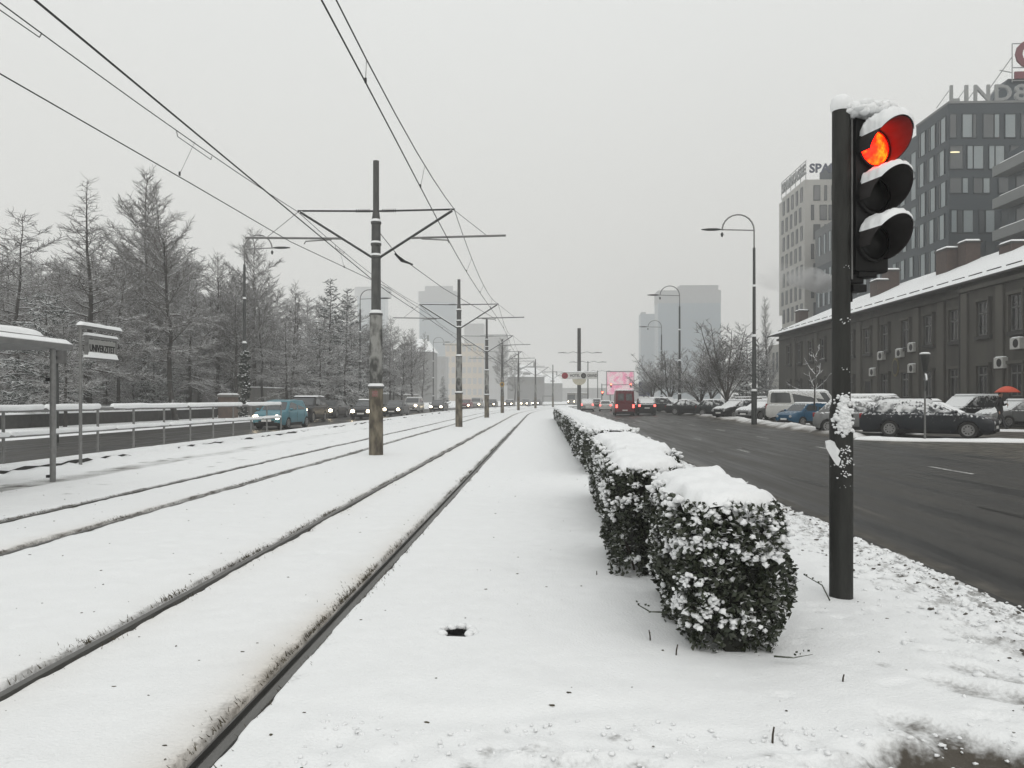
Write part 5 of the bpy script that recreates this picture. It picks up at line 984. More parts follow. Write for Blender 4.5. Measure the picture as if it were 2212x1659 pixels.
# ================================================================== trees
def seg_mesh(name, A, B, ra, rb):
    A = np.asarray(A); B = np.asarray(B); ra = np.asarray(ra)[:, None]; rb = np.asarray(rb)[:, None]
    d = B - A; d /= np.maximum(np.linalg.norm(d, axis=1), 1e-6)[:, None]; ref = np.where(np.abs(d[:, 2:3]) > .95, np.array([[1., 0, 0]]), np.array([[0., 0, 1]]))
    u = np.cross(d, ref); u /= np.linalg.norm(u, axis=1)[:, None]; w = np.cross(u, d)
    V = np.stack([A + u * ra, A + w * ra, A - u * ra, A - w * ra, B + u * rb, B + w * rb, B - u * rb, B - w * rb], 1)
    q = np.array([[0, 1, 5, 4], [1, 2, 6, 5], [2, 3, 7, 6], [3, 0, 4, 7]]); Fc = (np.arange(len(A)) * 8)[:, None, None] + q
    return np_mesh(name, V, Fc.reshape(-1, 4))
def make_tree(name, seed, Ht, r0, c0, nb, blen, elev, curv, sub, twig, subang=50, twl=(.25, .6), minr=.0125, fork=0, wob=.02, droop=0.0, subl=.5, flat=.24):
    r = random.Random(seed); T = ([], [], [], []); C = ([], [], [], [])
    def put(L_, a, b, ra, rb): L_[0].append(tuple(a)); L_[1].append(tuple(b)); L_[2].append(ra); L_[3].append(rb)
    def grow(p, d, ln, rad, ns, L_, cv, jit):
        pts = [(p.copy(), rad)]
        for i in range(ns):
            d = (d + Vector((r.gauss(0, jit), r.gauss(0, jit), r.gauss(0, jit) + cv / ns))).normalized(); q = p + d * (ln / ns); ra, rb = rad * (1 - .8 * i / ns), rad * (1 - .8 * (i + 1) / ns)
            put(L_, p, q, max(ra, minr * .7), max(rb, minr * .6)); p = q; pts.append((p.copy(), rb, d.copy()))
        return pts
    trunk = [(Vector((0, 0, -.2)), r0 * 1.15)]; x = y = 0; n = 14
    for i in range(n):
        f = (i + 1) / n * (1 if not fork else c0 * 1.15); x += r.gauss(0, wob) * Ht / n * 3; y += r.gauss(0, wob) * Ht / n * 3; b = Vector((x, y, Ht * f)); rad = r0 * (1 - (f if not fork else f * .8)) ** (.8 if fork else 1.15) + .015
        put(T, trunk[-1][0], b, trunk[-1][1], rad); trunk.append((b, rad))
    def ontrunk(f):
        f = f / (c0 * 1.15) if fork else f; k = min(n - 1, max(0, int(f * n))); a, b = trunk[k], trunk[k + 1]; g = f * n - k; return a[0].lerp(b[0], g), a[1] + (b[1] - a[1]) * g
    def dress(pts, ln, lev):
        """sub branches and twigs along a branch"""
        m = len(pts) - 1
        ns = max(2, int(sub * ln))
        for j in range(ns):
            s = .18 + .82 * (j + r.random()) / ns; k = min(m - 1, int(s * m)); g = s * m - k; p = pts[k][0].lerp(pts[k + 1][0], g); d = pts[k + 1][2]
            sd = 1 if j % 2 else -1; h_ = Vector((-d.y, d.x, 0)); h_ = h_.normalized() if h_.length > .01 else Vector((1, 0, 0))
            a = R(subang * r.uniform(.7, 1.25)); dd = (d * math.cos(a) + (h_ * sd + Vector((0, 0, r.gauss(.1 - droop, flat)))) * math.sin(a)).normalized(); l2 = ln * subl * (1.05 - .65 * s) * r.uniform(.7, 1.2)
            q = grow(p, dd, max(.3, l2), max(minr * 1.2, pts[k][1] * .45), 3, C, .25 * curv - droop * .5, .12)
            nt = max(2, int(twig * 1.55 * l2 + 1))
            for t_ in range(nt):
                s2 = (t_ + r.random()) / nt; k2 = min(2, int(s2 * 3)); p2 = q[k2][0].lerp(q[k2 + 1][0], s2 * 3 - k2); d2 = q[k2 + 1][2]; h2 = Vector((-d2.y, d2.x, 0)); h2 = h2.normalized() if h2.length > .01 else Vector((0, 1, 0))
                a2 = R(r.uniform(25, 65)); dd2 = (d2 * math.cos(a2) + (h2 * r.choice((-1, 1)) + Vector((0, 0, r.gauss(.12 - droop, .36)))) * math.sin(a2)).normalized()
                l3 = r.uniform(*twl); e1 = p2 + dd2 * l3 * .55; e2 = e1 + (dd2 + Vector((r.gauss(0, .25), r.gauss(0, .25), .15 - droop))).normalized() * l3 * .5
                put(C, p2, e1, minr, minr * .8); put(C, e1, e2, minr * .8, minr * .5)
    if fork:
        for i in range(fork):                    # several rising leaders from a low fork
            p, rad = ontrunk(c0 * r.uniform(.92, 1.12)); az = 2 * math.pi * (i + r.uniform(-.25, .25)) / fork; el = R(r.uniform(40, 74)); d = Vector((math.cos(az) * math.cos(el), math.sin(az) * math.cos(el), math.sin(el)))
            ln = Ht * (1 - c0) * r.uniform(.75, 1.02); pts = grow(p, d, ln, r0 * .55, 7, C, .22, .06)
            for b in range(nb):
                s = .14 + .86 * (b + r.random()) / nb; k = min(6, int(s * 7)); g = s * 7 - k; pp = pts[k][0].lerp(pts[k + 1][0], g); d0 = pts[k + 1][2]; az2 = r.uniform(0, 2 * math.pi); out_ = (Vector((math.cos(az2), math.sin(az2), r.uniform(-.1, .5))) + Vector((pp.x, pp.y, 0)) * .12).normalized()
                l2 = blen(s) * r.uniform(.75, 1.2); q = grow(pp, (d0 * .45 + out_ * .8).normalized(), l2, max(.02, pts[k][1] * .4), 4, C, curv, .10); dress(q, l2, 1)
    else:
        for i in range(nb):
            f = c0 + (1 - c0) * ((i + r.random() * .9) / nb); p, rad = ontrunk(min(.985, f)); s = (f - c0) / (1 - c0); az = i * 2.399 + r.uniform(-.5, .5); el = R(elev(s) + r.uniform(-9, 9)); d = Vector((math.cos(az) * math.cos(el), math.sin(az) * math.cos(el), math.sin(el)))
            ln = blen(s) * r.uniform(.72, 1.15); pts = grow(p, d, ln, max(.022, min(rad * .45, .03 + .011 * ln)), 5, C, curv, .10); dress(pts, ln, 0)
    return seg_mesh(name + '_trunk', *T), seg_mesh(name + '_crown', *C)
def tree_proto(kind):
    if kind == 'larch': return make_tree('larch', 3, 14, .24, .22, 62, lambda s: .25 + 3.5 * (1 - s) ** 1.05, lambda s: -2 + 40 * s, .16, 5.2, 9.5, twl=(.25, .55), droop=.06)
    if kind == 'alder': return make_tree('alder', 5, 14, .24, .30, 40, lambda s: .5 + 2.7 * math.sin(math.pi * min(1, s * .78 + .2)), lambda s: 10 + 38 * s, .28, 4.8, 8.5, twl=(.25, .55), wob=.03)
    if kind == 'maple': return make_tree('maple', 8, 13, .22, .26, 36, lambda s: .4 + 3.1 * math.sin(math.pi * min(1, s * .72 + .26)), lambda s: 2 + 46 * s, .2, 4.8, 8.5, twl=(.25, .6), wob=.045, droop=.08)
    if kind == 'low': return make_tree('low', 12, 10, .17, .24, 40, lambda s: .6 + 3.4 * (1 - s) ** .7, lambda s: -10 + 42 * s, .18, 4.2, 8, twl=(.25, .6), droop=.12)
    if kind == 'slim': return make_tree('slim', 15, 12, .15, .15, 64, lambda s: .35 + 1.7 * (1 - s) ** .7, lambda s: 15 + 35 * s, .2, 5.0, 9, twl=(.2, .45))
    if kind == 'vase': return make_tree('vase', 21, 8.2, .19, .17, 16, lambda s: .6 + 1.9 * (1 - s), None, .32, 4.4, 8, twl=(.2, .5), fork=7, minr=.016)
    if kind == 'poplar': return make_tree('poplar', 24, 17, .25, .10, 60, lambda s: .9 + 2.4 * (1 - s), lambda s: 66 + 8 * s, .25, 3.2, 5, subang=24, twl=(.4, .9), minr=.014)
    if kind == 'sapling': return make_tree('sapling', 27, 4.2, .05, .30, 11, lambda s: .5 + 1.25 * (1 - s), lambda s: 28 + 25 * s, .3, 1.2, 2.2, twl=(.12, .3), minr=.012, subl=.28)
    if kind == 'spruce': return make_tree('spruce', 30, 13, .2, .06, 90, lambda s: .3 + 2.7 * (1 - s) ** .9, lambda s: -16 + 30 * s, .25, 6.0, 6, subang=42, twl=(.18, .36), minr=.042, flat=.15, droop=.12, subl=.42)
    if kind == 'cedar': return make_tree('cedar', 33, 11, .28, .08, 46, lambda s: 1.0 + 4.3 * (1 - s) ** .7, lambda s: 2 + 26 * s, -.05, 4.4, 6, subang=48, twl=(.2, .45), minr=.036, flat=.15, droop=.2, subl=.42)
PROTO = {}
def tree(kind, label, u, d, top_v=None, hgt=None, rot=0, group='bare snowy trees', name=None, z0=.2, wide=1.0):
    if kind not in PROTO: PROTO[kind] = tree_proto(kind)
    tm, cm = PROTO[kind]; base = {'larch': 14, 'alder': 14, 'maple': 13, 'low': 10, 'slim': 12, 'vase': 8.2, 'poplar': 17, 'sapling': 4.2, 'spruce': 13, 'cedar': 11}[kind]
    x, y = P(u, d); Ht = hgt if hgt else Z(top_v, d) - z0
    ev = kind in ('spruce', 'cedar'); t = thing(name or ('conifer_tree' if ev else 'bare_tree'), label, 'tree', (x, y, z0), rot, group, Ht / base); t.scale = (Ht / base * wide, Ht / base * wide, Ht / base)
    link('trunk', tm, t); link('crown', cm, t)
    if not tm.materials: tm.materials.append(TRUNK)
    if not cm.materials: cm.materials.append(NEEDLE if ev else (BARKW if kind == 'sapling' else BARK))
    return t
GL_ = 'snowy trees behind the left road'
for (k, lb, u, d, tv, ro) in (
    ('low', 'broad snowy tree with drooping boughs at the left picture edge', 38, 46, 470, .3), ('cedar', 'dark low conifer behind the shelter roof', 95, 42, 640, 2.0),
    ('larch', 'pointed tall bare tree behind the stop name board', 190, 44, 392, 0.4), ('alder', 'tallest round-headed bare tree, second from the pointed one', 306, 56, 384, 1.0),
    ('maple', 'broad bare tree with a forked trunk left of the left lamp', 382, 50, 432, 2.2), ('low', 'low spreading bare tree just left of the left lamp', 412, 57, 640, .7),
    ('alder', 'fine-twigged bare tree standing behind the left lamp', 545, 70, 505, 3.0), ('slim', 'slim pointed bare tree right of the left lamp', 628, 72, 615, 1.2),
    ('spruce', 'dark snowy spruce with a bushy top, right of the slim tree', 708, 80, 603, .2), ('spruce', 'narrower dark spruce beside the second left lamp', 752, 86, 622, 1.9),
    ('low', 'spreading roadside tree above the light blue car', 620, 62, 700, 1.5), ('low', 'spreading roadside tree above the silver saloon', 690, 66, 700, 4.1), ('low', 'spreading roadside tree above the black cars', 745, 72, 705, 5.3),
    ('maple', 'hazy bare tree right of the first wire pole', 852, 104, 690, .9), ('larch', 'small pointed hazy tree left of the first wire pole', 818, 98, 668, 2.9), ('alder', 'far hazy bare tree behind the black saloon', 884, 125, 715, 1.7),
    ('slim', 'thin far tree beside the yellow block', 912, 140, 722, .5), ('spruce', 'small snowy spruce in front of the yellow block', 958, 120, 812, 2.5), ('alder', 'far bare tree behind the third wire pole', 1085, 190, 735, 3.3), ('maple', 'farthest bare tree, left of the white-roofed house', 1112, 175, 765, .3),
    ('maple', 'bare tree between the pointed and the tallest tree', 250, 52, 540, 4.6), ('low', 'low bare tree left of the stop name board', 140, 38, 690, 3.7), ('alder', 'bare tree behind the brick gate pillar', 480, 64, 560, 5.1), ('maple', 'bare tree right behind the left lamp foot', 575, 66, 610, 2.4)):
    tree(k, lb, u, d, tv, rot=ro, group=GL_, wide=.74 if k in ('alder', 'maple') else .95)
ORD = ['first', 'second', 'third', 'fourth', 'fifth', 'sixth', 'seventh', 'eighth', 'ninth', 'tenth', 'eleventh', 'twelfth', 'thirteenth', 'fourteenth', 'fifteenth', 'sixteenth', 'seventeenth', 'eighteenth', 'nineteenth', 'twentieth'] + ['twenty-' + q for q in ('first', 'second', 'third', 'fourth', 'fifth', 'sixth', 'seventh', 'eighth', 'ninth')] + ['thirtieth', 'thirty-first', 'thirty-second', 'thirty-third', 'thirty-fourth']
ks = ['alder', 'maple', 'larch', 'low', 'slim', 'alder', 'maple']
for i in range(34):                               # the wood behind them
    u = -60 + i * 29 + rng.uniform(-10, 10); d = rng.uniform(62, 84) + max(0, u - 500) * .10; tv = np.interp(u, [-60, 100, 200, 320, 450, 600, 760, 900], [540, 545, 515, 520, 565, 630, 655, 735]) + rng.uniform(-10, 60)
    tree(ks[i % 7], ORD[i] + ' bare tree from the left in the grey wood behind the roadside trees', u, d, tv, rot=rng.uniform(0, 6), group='dense wood behind the left road')
for i in range(10):
    u = -40 + i * 46 + rng.uniform(-12, 12); d = rng.uniform(48, 62) + max(0, u - 450) * .09
    tree('low' if i % 4 else 'cedar', ORD[i] + ' low snowy bush from the left along the wood edge behind the pavement', u, d, hgt=rng.uniform(3.8, 6.0), rot=rng.uniform(0, 6), group='bushes at the wood edge')
for i in range(30):
    u = -80 + i * 33 + rng.uniform(-12, 12); d = rng.uniform(84, 104) + max(0, u - 500) * .12; tv = np.interp(u, [-60, 100, 200, 320, 450, 600, 760, 900], [560, 565, 555, 550, 590, 655, 680, 750]) + rng.uniform(-15, 40)
    tree(ks[(i * 3) % 7], ORD[i] + ' bare tree from the left in the hindmost hazy row of the wood', u, d, tv, rot=rng.uniform(0, 6), group='hindmost row of the wood')
GR = 'snowy trees along the car park'
for (k, lb, u, d, tv, ro) in (('vase', 'large forked bare tree between the two right lamps', 1566, 62, 678, .4), ('vase', 'smaller bare tree left of the forked tree', 1515, 74, 752, 2.0), ('vase', 'bare tree behind the middle right lamp', 1450, 94, 742, 3.2), ('vase', 'far bare tree below the slim tower', 1408, 118, 770, 1.1),
                            ('poplar', 'hazy upright poplar left of the white office block', 1657, 125, 655, .6), ('spruce', 'snowy conifer right of the nearest right lamp', 1640, 92, 745, 1.4), ('spruce', 'shorter snowy conifer near the old building end', 1612, 88, 722, 4.4), ('low', 'spreading snowy tree behind the dark off-road car', 1645, 100, 765, 2.8), ('sapling', 'young bare sapling in front of the white minibus', 1759, 43, 760, 1.0),
                            ('low', 'low bare tree between forked tree and lamp', 1598, 100, 770, .2), ('vase', 'bare tree hidden behind the forked tree', 1535, 100, 735, 5.0)):
    tree(k, lb, u, d, tv, rot=ro, group=GR, z0=.12)
# ================================================================== walls and pillar on the left
CONC = mat('grey_wall', (.20, .195, .18), (.14, .137, .13), 1.5, .9, .4, 12, stretch=(1, 1, .4)); BRICK = mat('pillar_stone', (.17, .125, .10), (.10, .08, .07), 3, .9, .5, 14)
def wall(name, label, u0, u1, d0, d1, v0, zb, th=.25, mt=CONC, cap=True, cat='wall'):
    a = Vector((*P(u0, d0), 0)); b = Vector((*P(u1, d1), 0)); L_ = (b - a).length; h_ = Z(v0, (d0 + d1) / 2) - zb
    t = thing(name, label, cat, (a.x, a.y, zb), math.atan2(b.y - a.y, b.x - a.x)); nP = max(1, int(L_ / 3.0))
    for q in range(nP): mb = MB(); mb.box(q * L_ / nP + .01, (q + 1) * L_ / nP - .01, 0, th, -.2, h_ + .02 * (q % 2)); mb.obj('wall_panel', mt, t)
    if cap: slab('snow', 0, L_, -.03, th + .03, h_ + .015, .09, t, .05, 30, 7)
    return t
wall('garden_wall', 'long pale concrete wall behind the light blue car', 520, 720, 64, 84, 840, .2)
wall('garden_wall', 'pale concrete wall right of the dark gate panel', 728, 772, 86, 92, 846, .2)
wall('garden_wall', 'hazy pale wall behind the first wire pole', 776, 905, 94, 128, 852, .2)
wall('low_wall', 'low dark stone kerb wall with snow along the left pavement', -30, 470, 34, 58, 889, .2, .35, KERBD, True)
x, y = P(493, 56); t = thing('gate_pillar', 'square brown stone gate pillar with a snow cap', 'pillar', (x, y, .2)); mb = MB(); mb.box(-.55, .55, -.5, .5, -.2, 1.55); mb.obj('shaft', BRICK, t, bevel=.03); mb = MB(); mb.box(-.62, .62, -.57, .57, 1.55, 1.72); c = mb.obj('cap', CONC, t, bevel=.02); slab('snow', -.62, .62, -.57, .57, 1.71, .12, c, .08, 9, 9)
# mesh fence on the low wall
t = thing('mesh_fence', 'fine wire fence with snow standing on the low dark wall', 'fence', (0, 0, 0)); a = Vector((*P(-30, 34.3), .95)); b = Vector((*P(470, 58.4), .95)); mbw = MB()
for q in range(150): p = a.lerp(b, q / 149); mbw.tube([(p.x, p.y, .85), (p.x, p.y, 1.22)], .008, 4)
o = mbw.obj('mesh', GALV, t); o['kind'] = 'stuff'
for z in (.9, 1.24): mb = MB(); mb.tube([(a.x, a.y, z), (b.x, b.y, z)], .02, 5); mb.obj('rail', GALV, t)
# dark buildings glimpsed through the wood
x, y = P(260, 108); t = thing('park_house', 'dark house wall glimpsed through the wood on the left', 'building', (x, y, 0), R(14)); mb = MB(); mb.box(-26, 26, 0, 10, 0, 9); mb.obj('wall', mat('dim_plaster', (.11, .105, .1), (.08, .078, .075), .6, .9), t); mb = MB(); mb.prism([(-.6, 9), (10.6, 9), (5, 12.5)], 'x', -26.5, 26.5); mb.obj('roof', SNOW, t)
for q in range(9): mb = MB(); mb.box(-23 + q * 5.2, -21.6 + q * 5.2, -.03, .1, 2, 4); mb.obj('window', GLASS, t); mb = MB(); mb.box(-23 + q * 5.2, -21.6 + q * 5.2, -.03, .1, 5.6, 7.6); mb.obj('window', GLASS, t)
# ================================================================== old building on the right
PLAS = mat('old_grey_plaster', (.080, .076, .064), (.050, .048, .042), .9, .92, .35, 9, detail=6, stretch=(1, 1, .3), contrast=.16); PLASL = mat('pilaster_plaster', (.098, .093, .079), (.075, .072, .062), .8, .9, .3, 10); SILL = mat('dark_sill', (.045, .045, .042), None, 5, .9)
FRAME = mat('window_frame_pale', (.15, .15, .143), (.10, .10, .096), 6, .6); WGLASS = mat('old_window_glass', (.022, .023, .023), (.04, .041, .04), .9, .15)
XF = 27.6
t = thing('old_building', 'long dark plastered two-storey building with a snowy hipped roof', 'building', (XF, 0, 0))
mb = MB(); mb.box(0, 13, 50.4, 91.0, -.2, 9.0); mb.obj('wall', PLAS, t); mb = MB(); mb.box(-.7, 13, 30, 50.4, -.2, 9.05); mb.obj('wall', PLAS, t)
mb = MB(); mb.box(-.12, 13, 50.4, 91.1, -.2, 1.0); mb.box(-.82, 13, 30, 50.4, -.2, 1.02); mb.obj('plinth', SILL, t)
e0, e1, rx_, rzz = -.95, 13.8, 6.6, 12.5
mb = MB(); mb.add([(e0, 29, 8.95), (e0, 92, 8.95), (e1, 92, 8.95), (e1, 29, 8.95), (rx_, 29, rzz), (rx_, 84.5, rzz)], [(0, 1, 5, 4), (1, 2, 5), (2, 3, 4, 5), (3, 0, 4), (0, 3, 2, 1)]); rf = mb.obj('roof', SILL, t)
# roof snow, a thick uneven sheet on the street slope and the hip end
A, B = np.meshgrid(np.linspace(0, 1, 22), np.linspace(0, 1, 150)); yb = 29 + B * 63; yend = 92 - 7.5 * A; Yr = 29 + B * (yend - 29); Xr = e0 - .05 + A * (rx_ - e0); Zr = 8.95 + A * (rzz - 8.95)
dr = fbm(Yr * .5, A * 6, 3, 401); link('roof_snow', grid_mesh('roof_snow', Xr, Yr, Zr + .16 + .05 * (dr - .5) - .12 * (A < .02)), rf, mat=SNOW)
A2, B2 = np.meshgrid(np.linspace(0, 1, 10), np.linspace(0, 1, 24)); Xe = e0 + B2 * (e1 - e0); Xr2 = Xe * (1 - A2) + rx_ * A2; link('roof_snow', grid_mesh('roof_snow', Xr2, 92.05 - 7.5 * A2, 8.95 + A2 * (rzz - 8.95) + .15), rf, mat=SNOW)
mb = MB(); mb.tube([(e0 - .08, 29, 8.93), (e0 - .08, 92.1, 8.93)], .09, 8); mb.obj('gutter', SILL, rf)
for q in range(30):                                # snow guards near the eave and bare streaks
    y = 31 + q * 2.0; mb = MB(); mb.tube([(e0 + .7, y, 9.5), (e0 + .72, y + 1.5, 9.5)], .035, 5); mb.obj('snow_guard', SILL, rf)
def on_front(u, x_): k = (u - 1106.0) / F; d = x_ / (-math.sin(YAW) + k * math.cos(YAW)); return d * (math.cos(YAW) + k * math.sin(YAW)), d
for (u0, u1, v0, dx) in ((2027, 2071, 540, 5.0), (2077, 2110, 524, 5.8), (1886, 1914, 607, 4.2), (1913, 1935, 585, 5.2), (1724, 1740, 672, 5.6), (2164, 2215, 526, 5.4)):
    ya, da = on_front(u1, XF + dx); yb_, db = on_front(u0, XF + dx); h_ = Z(v0, (da + db) / 2); yc = (ya + yb_) / 2; hw = max(.45, abs(yb_ - ya) / 2 * .55); zb = 8.95 + (dx + 0.95) / 7.55 * 3.55
    mb = MB(); mb.box(dx - .55, dx + .55, yc - hw, yc + hw, zb - .6, h_ - .12); ch = mb.obj('chimney', mat('chimney_brick', (.085, .056, .046), (.05, .036, .03), 4, .9, .4, 14), rf); mb = MB(); mb.box(dx - .65, dx + .65, yc - hw - .1, yc + hw + .1, h_ - .12, h_ + .02); mb.obj('chimney_cap', SILL, ch); slab('snow', dx - .65, dx + .65, yc - hw - .1, yc + hw + .1, h_ + .015, .16, ch, .1, 9, 9)
wys = [87 - 3.45 * k for k in range(11)] + [47.9, 44.6, 41.2, 37.8, 34.4, 31.6]
for i, yw in enumerate(wys):
    xx = 0 if yw > 50.4 else -.7
    for z0, z1 in ((5.5, 7.55), (1.75, 3.6)):
        if z0 < 3 and i == 6: # entrance door
            mb = MB(); mb.box(xx - .03, xx + .1, yw - .6, yw + .6, 0.3, 3.1); d_ = mb.obj('door', BLACK, t); mb = MB(); mb.box(xx - .08, xx + .05, yw - .75, yw - .6, .3, 3.25); mb.box(xx - .08, xx + .05, yw + .6, yw + .75, .3, 3.25); mb.box(xx - .08, xx + .05, yw - .75, yw + .75, 3.1, 3.27); mb.obj('door_frame', PLASL, d_); continue
        mb = MB(); mb.box(xx - .012, xx + .2, yw - .56, yw + .56, z0, z1); w_ = mb.obj('window', WGLASS, t)
        mb = MB()
        for a_, b_, c_, d_ in ((yw - .58, yw - .50, z0, z1), (yw + .50, yw + .58, z0, z1), (yw - .04, yw + .04, z0, z1), (yw - .5, yw + .5, z0 + 1.28, z0 + 1.38), (yw - .5, yw + .5, z1 - .07, z1), (yw - .5, yw + .5, z0, z0 + .07)): mb.box(xx - .05, xx + .02, a_, b_, c_, d_)
        mb.obj('frame', FRAME, w_)
        mb = MB(); mb.box(xx - .2, xx + .02, yw - .8, yw + .8, z0 - .26, z0 - .04); mb.obj('sill', SILL, w_)
        mb = MB(); mb.box(xx - .2, xx + .01, yw - .74, yw - .6, z0 - .04, z1 + .2); mb.box(xx - .2, xx + .01, yw + .6, yw + .74, z0 - .04, z1 + .2); mb.box(xx - .24, xx + .01, yw - .78, yw + .78, z1 + .02, z1 + .2); mb.obj('surround', PLAS if i % 2 else PLASL, w_)
for yw in (85.3, 78.4, 71.5, 68.0, 64.6, 57.7, 54.2, 51.0): mb = MB(); mb.box(-.16, .02, yw - .42, yw + .42, 1.0, 8.3); mb.obj('pilaster', PLASL, t)
for yw in (50.0, 46.2, 42.9, 39.5, 36.1, 33.0): mb = MB(); mb.box(-.84, -.68, yw - .36, yw + .36, 1.02, 8.3); mb.obj('pilaster', PLASL, t)
mb = MB(); mb.box(-.25, .02, 50.4, 91.1, 8.35, 8.6); mb.box(-.95, -.68, 30, 50.4, 8.37, 8.62); mb.obj('cornice', PLAS, t)
mb = MB(); mb.tube([(-.78, 50.55, .2), (-.78, 50.55, 8.9)], .07, 8); mb.obj('drainpipe', SILL, t)
ACM = mat('air_conditioner_case', (.50, .50, .48), (.42, .42, .4), 6, .5)
for (zx, zy) in ((1075, 500), (1222, 478), (1322, 432), (1322, 600), (1008, 630), (2028, 555), (2160, 400)):
    u = 1612.9 + .2707 * zx; v = 633.6 + .2707 * zy; xx = 0 if u < 2108 else -.7; yw, d = on_front(u, XF + xx - .2); z = Z(v, d)
    mb = MB(); mb.box(xx - .36, xx - .04, yw - .45, yw + .45, z - .32, z + .32); a_ = mb.obj('air_conditioner', ACM, t, bevel=.02)
    mb = MB(); mb.lathe([(.24, 0), (.24, .02), (.03, .02), (.03, .035), (.002, .035)], 16, (xx - .36, yw - .1, z), M=Matrix.Rotation(R(-90), 3, 'Y')); mb.obj('fan', BLACK, a_)
    slab('snow', xx - .36, xx - .04, yw - .45, yw + .45, z + .315, .06, a_, .05, 6, 9)
yw, d = on_front(1612.9 + .2707 * 1190, XF); mb = MB(); mb.lathe([(.55, 0), (.55, .05), (.43, .06), (.002, .06)], 20, (0, yw, Z(633.6 + .2707 * 590, d)), M=Matrix.Rotation(R(-90), 3, 'Y') @ Matrix.Diagonal((1.35, 1, 1))); em = mb.obj('emblem', mat('old_gilt', (.16, .13, .04), (.08, .07, .04), 8, .6), t); mb = MB(); mb.lathe([(.42, 0), (.42, .02), (.002, .02)], 20, (-.055, yw, Z(633.6 + .2707 * 590, d)), M=Matrix.Rotation(R(-90), 3, 'Y') @ Matrix.Diagonal((1.35, 1, 1))); mb.obj('emblem_field', SILL, em)
# ================================================================== modern office blocks
DPAN = mat('dark_panel_cladding', (.027, .043, .054), (.022, .036, .046), .35, .6); PANE = mat('office_glass_sky_tone', (.22, .265, .28), (.32, .36, .37), .25, .3); PANED = mat('office_glass_dark', (.085, .098, .105), (.06, .07, .075), .3, .2); PALEC = mat('pale_cladding', (.46, .455, .43), (.40, .395, .375), .3, .8); BANDP = mat('pale_parapet', (.21, .22, .22), (.17, .18, .18), .4, .7, snow=(.6, .15, .2))  # pale panes carry the sky's reflection in their base colour
def pane_front(par, x0, x1, z0, z1, y, mt, m=.12):      # window on a face looking at -Y
    mb = MB(); mb.box(x0, x1, y - .05, y + .3, z0, z1); w_ = mb.obj('window', mt, par); mb = MB()
    for a_, b_, c_, d_ in ((x0 - .06, x0 + .02, z0, z1), (x1 - .02, x1 + .06, z0, z1), (x0 - .06, x1 + .06, z1 - .02, z1 + .08), (x0 - .06, x1 + .06, z0 - .08, z0 + .02)): mb.box(a_, b_, y - .1, y + .02, c_, d_)
    mb.obj('frame', DPAN, w_); return w_
def pane_side(par, y0, y1, z0, z1, x_, mt):             # window on a face looking at -X
    mb = MB(); mb.box(x_ - .05, x_ + .3, y0, y1, z0, z1); w_ = mb.obj('window', mt, par); mb = MB()
    for a_, b_, c_, d_ in ((y0 - .06, y0 + .02, z0, z1), (y1 - .02, y1 + .06, z0, z1), (y0 - .06, y1 + .06, z1 - .02, z1 + .08)): mb.box(x_ - .1, x_ + .02, a_, b_, c_, d_)
    mb.obj('frame', DPAN, w_); return w_
YD = 85.0; u2x = lambda u, y: (lambda k: y * (-math.sin(YAW) + k * math.cos(YAW)) / (math.cos(YAW) + k * math.sin(YAW)))((u - 1106) / F)
def zy(v, u, y): k = (u - 1106) / F; return Z(v, y / (math.cos(YAW) + k * math.sin(YAW)))
xc = u2x(2049, YD); ztop = zy(224, 2049, YD)
t = thing('dark_office', 'dark panelled office block with LIND letters on its roof edge', 'building', (0, 0, 0))
mb = MB(); mb.box(xc, xc + 34, YD, 92.2, 0, ztop); mb.obj('tower_wall', DPAN, t); mb = MB(); mb.box(xc - .03, xc + 34, YD - .05, 92.25, ztop, ztop + .25); mb.obj('roof_edge', BANDP, t)
Z6 = lambda zx, zy_: (1636 + .3472 * zx, 57.6 + .3472 * zy_)
rows = [(545, 690, [(1197, 1238, 1), (1275, 1335, 0), (1340, 1362, 1), (1405, 1470, 1), (1472, 1505, 0), (1540, 1605, 0), (1640, 1720, 1), (1750, 1840, 0)]), (742, 885, [(1197, 1278, 1), (1305, 1340, 0), (1343, 1405, 0), (1440, 1475, 0), (1478, 1535, 0), (1575, 1640, 1), (1680, 1760, 0)]), (942, 1035, [(1197, 1270, 1), (1275, 1310, 0), (1345, 1400, 1), (1404, 1445, 0), (1500, 1600, 1)]), (1142, 1280, [(1205, 1240, 0), (1243, 1275, 1), (1280, 1340, 0), (1380, 1415, 1), (1418, 1475, 0), (1520, 1600, 1)]), (1340, 1470, [(1210, 1300, 1), (1330, 1380, 1), (1420, 1480, 1)])]
for (a_, b_, ws) in rows:
    for (x0, x1, dk) in ws:
        u0, v0 = Z6(x0, a_); u1, v1 = Z6(x1, b_); w_ = pane_front(t, u2x(u0, YD), u2x(u1, YD), zy(v1, u0, YD), zy(v0, u0, YD), YD, PANED if dk else PANE)
u_, v_ = Z6(1222, 785); mb = MB(); mb.lathe([(.01, -.05), (.5, -.03), (.5, .03), (.01, .05)], 16, (u2x(u_, YD) , YD - .25, zy(v_, u_, YD)), M=Matrix.Diagonal((1, .25, 1))); mb.obj('ceiling_lamp', glow('warm_office_lamp', (1, .9, .55), 1.6), t)
st_h = 3.52
for r_ in range(9):
    z1 = ztop - 1.2 - r_ * st_h
    for k in range(3):
        y0 = 85.5 + k * 2.25 + (.3 if r_ % 2 else 0); pane_side(t, y0, y0 + 1.0, z1 - 2.65, z1, xc, PANE); pane_side(t, y0 + 1.06, y0 + 1.5, z1 - 2.65, z1, xc, PANED)
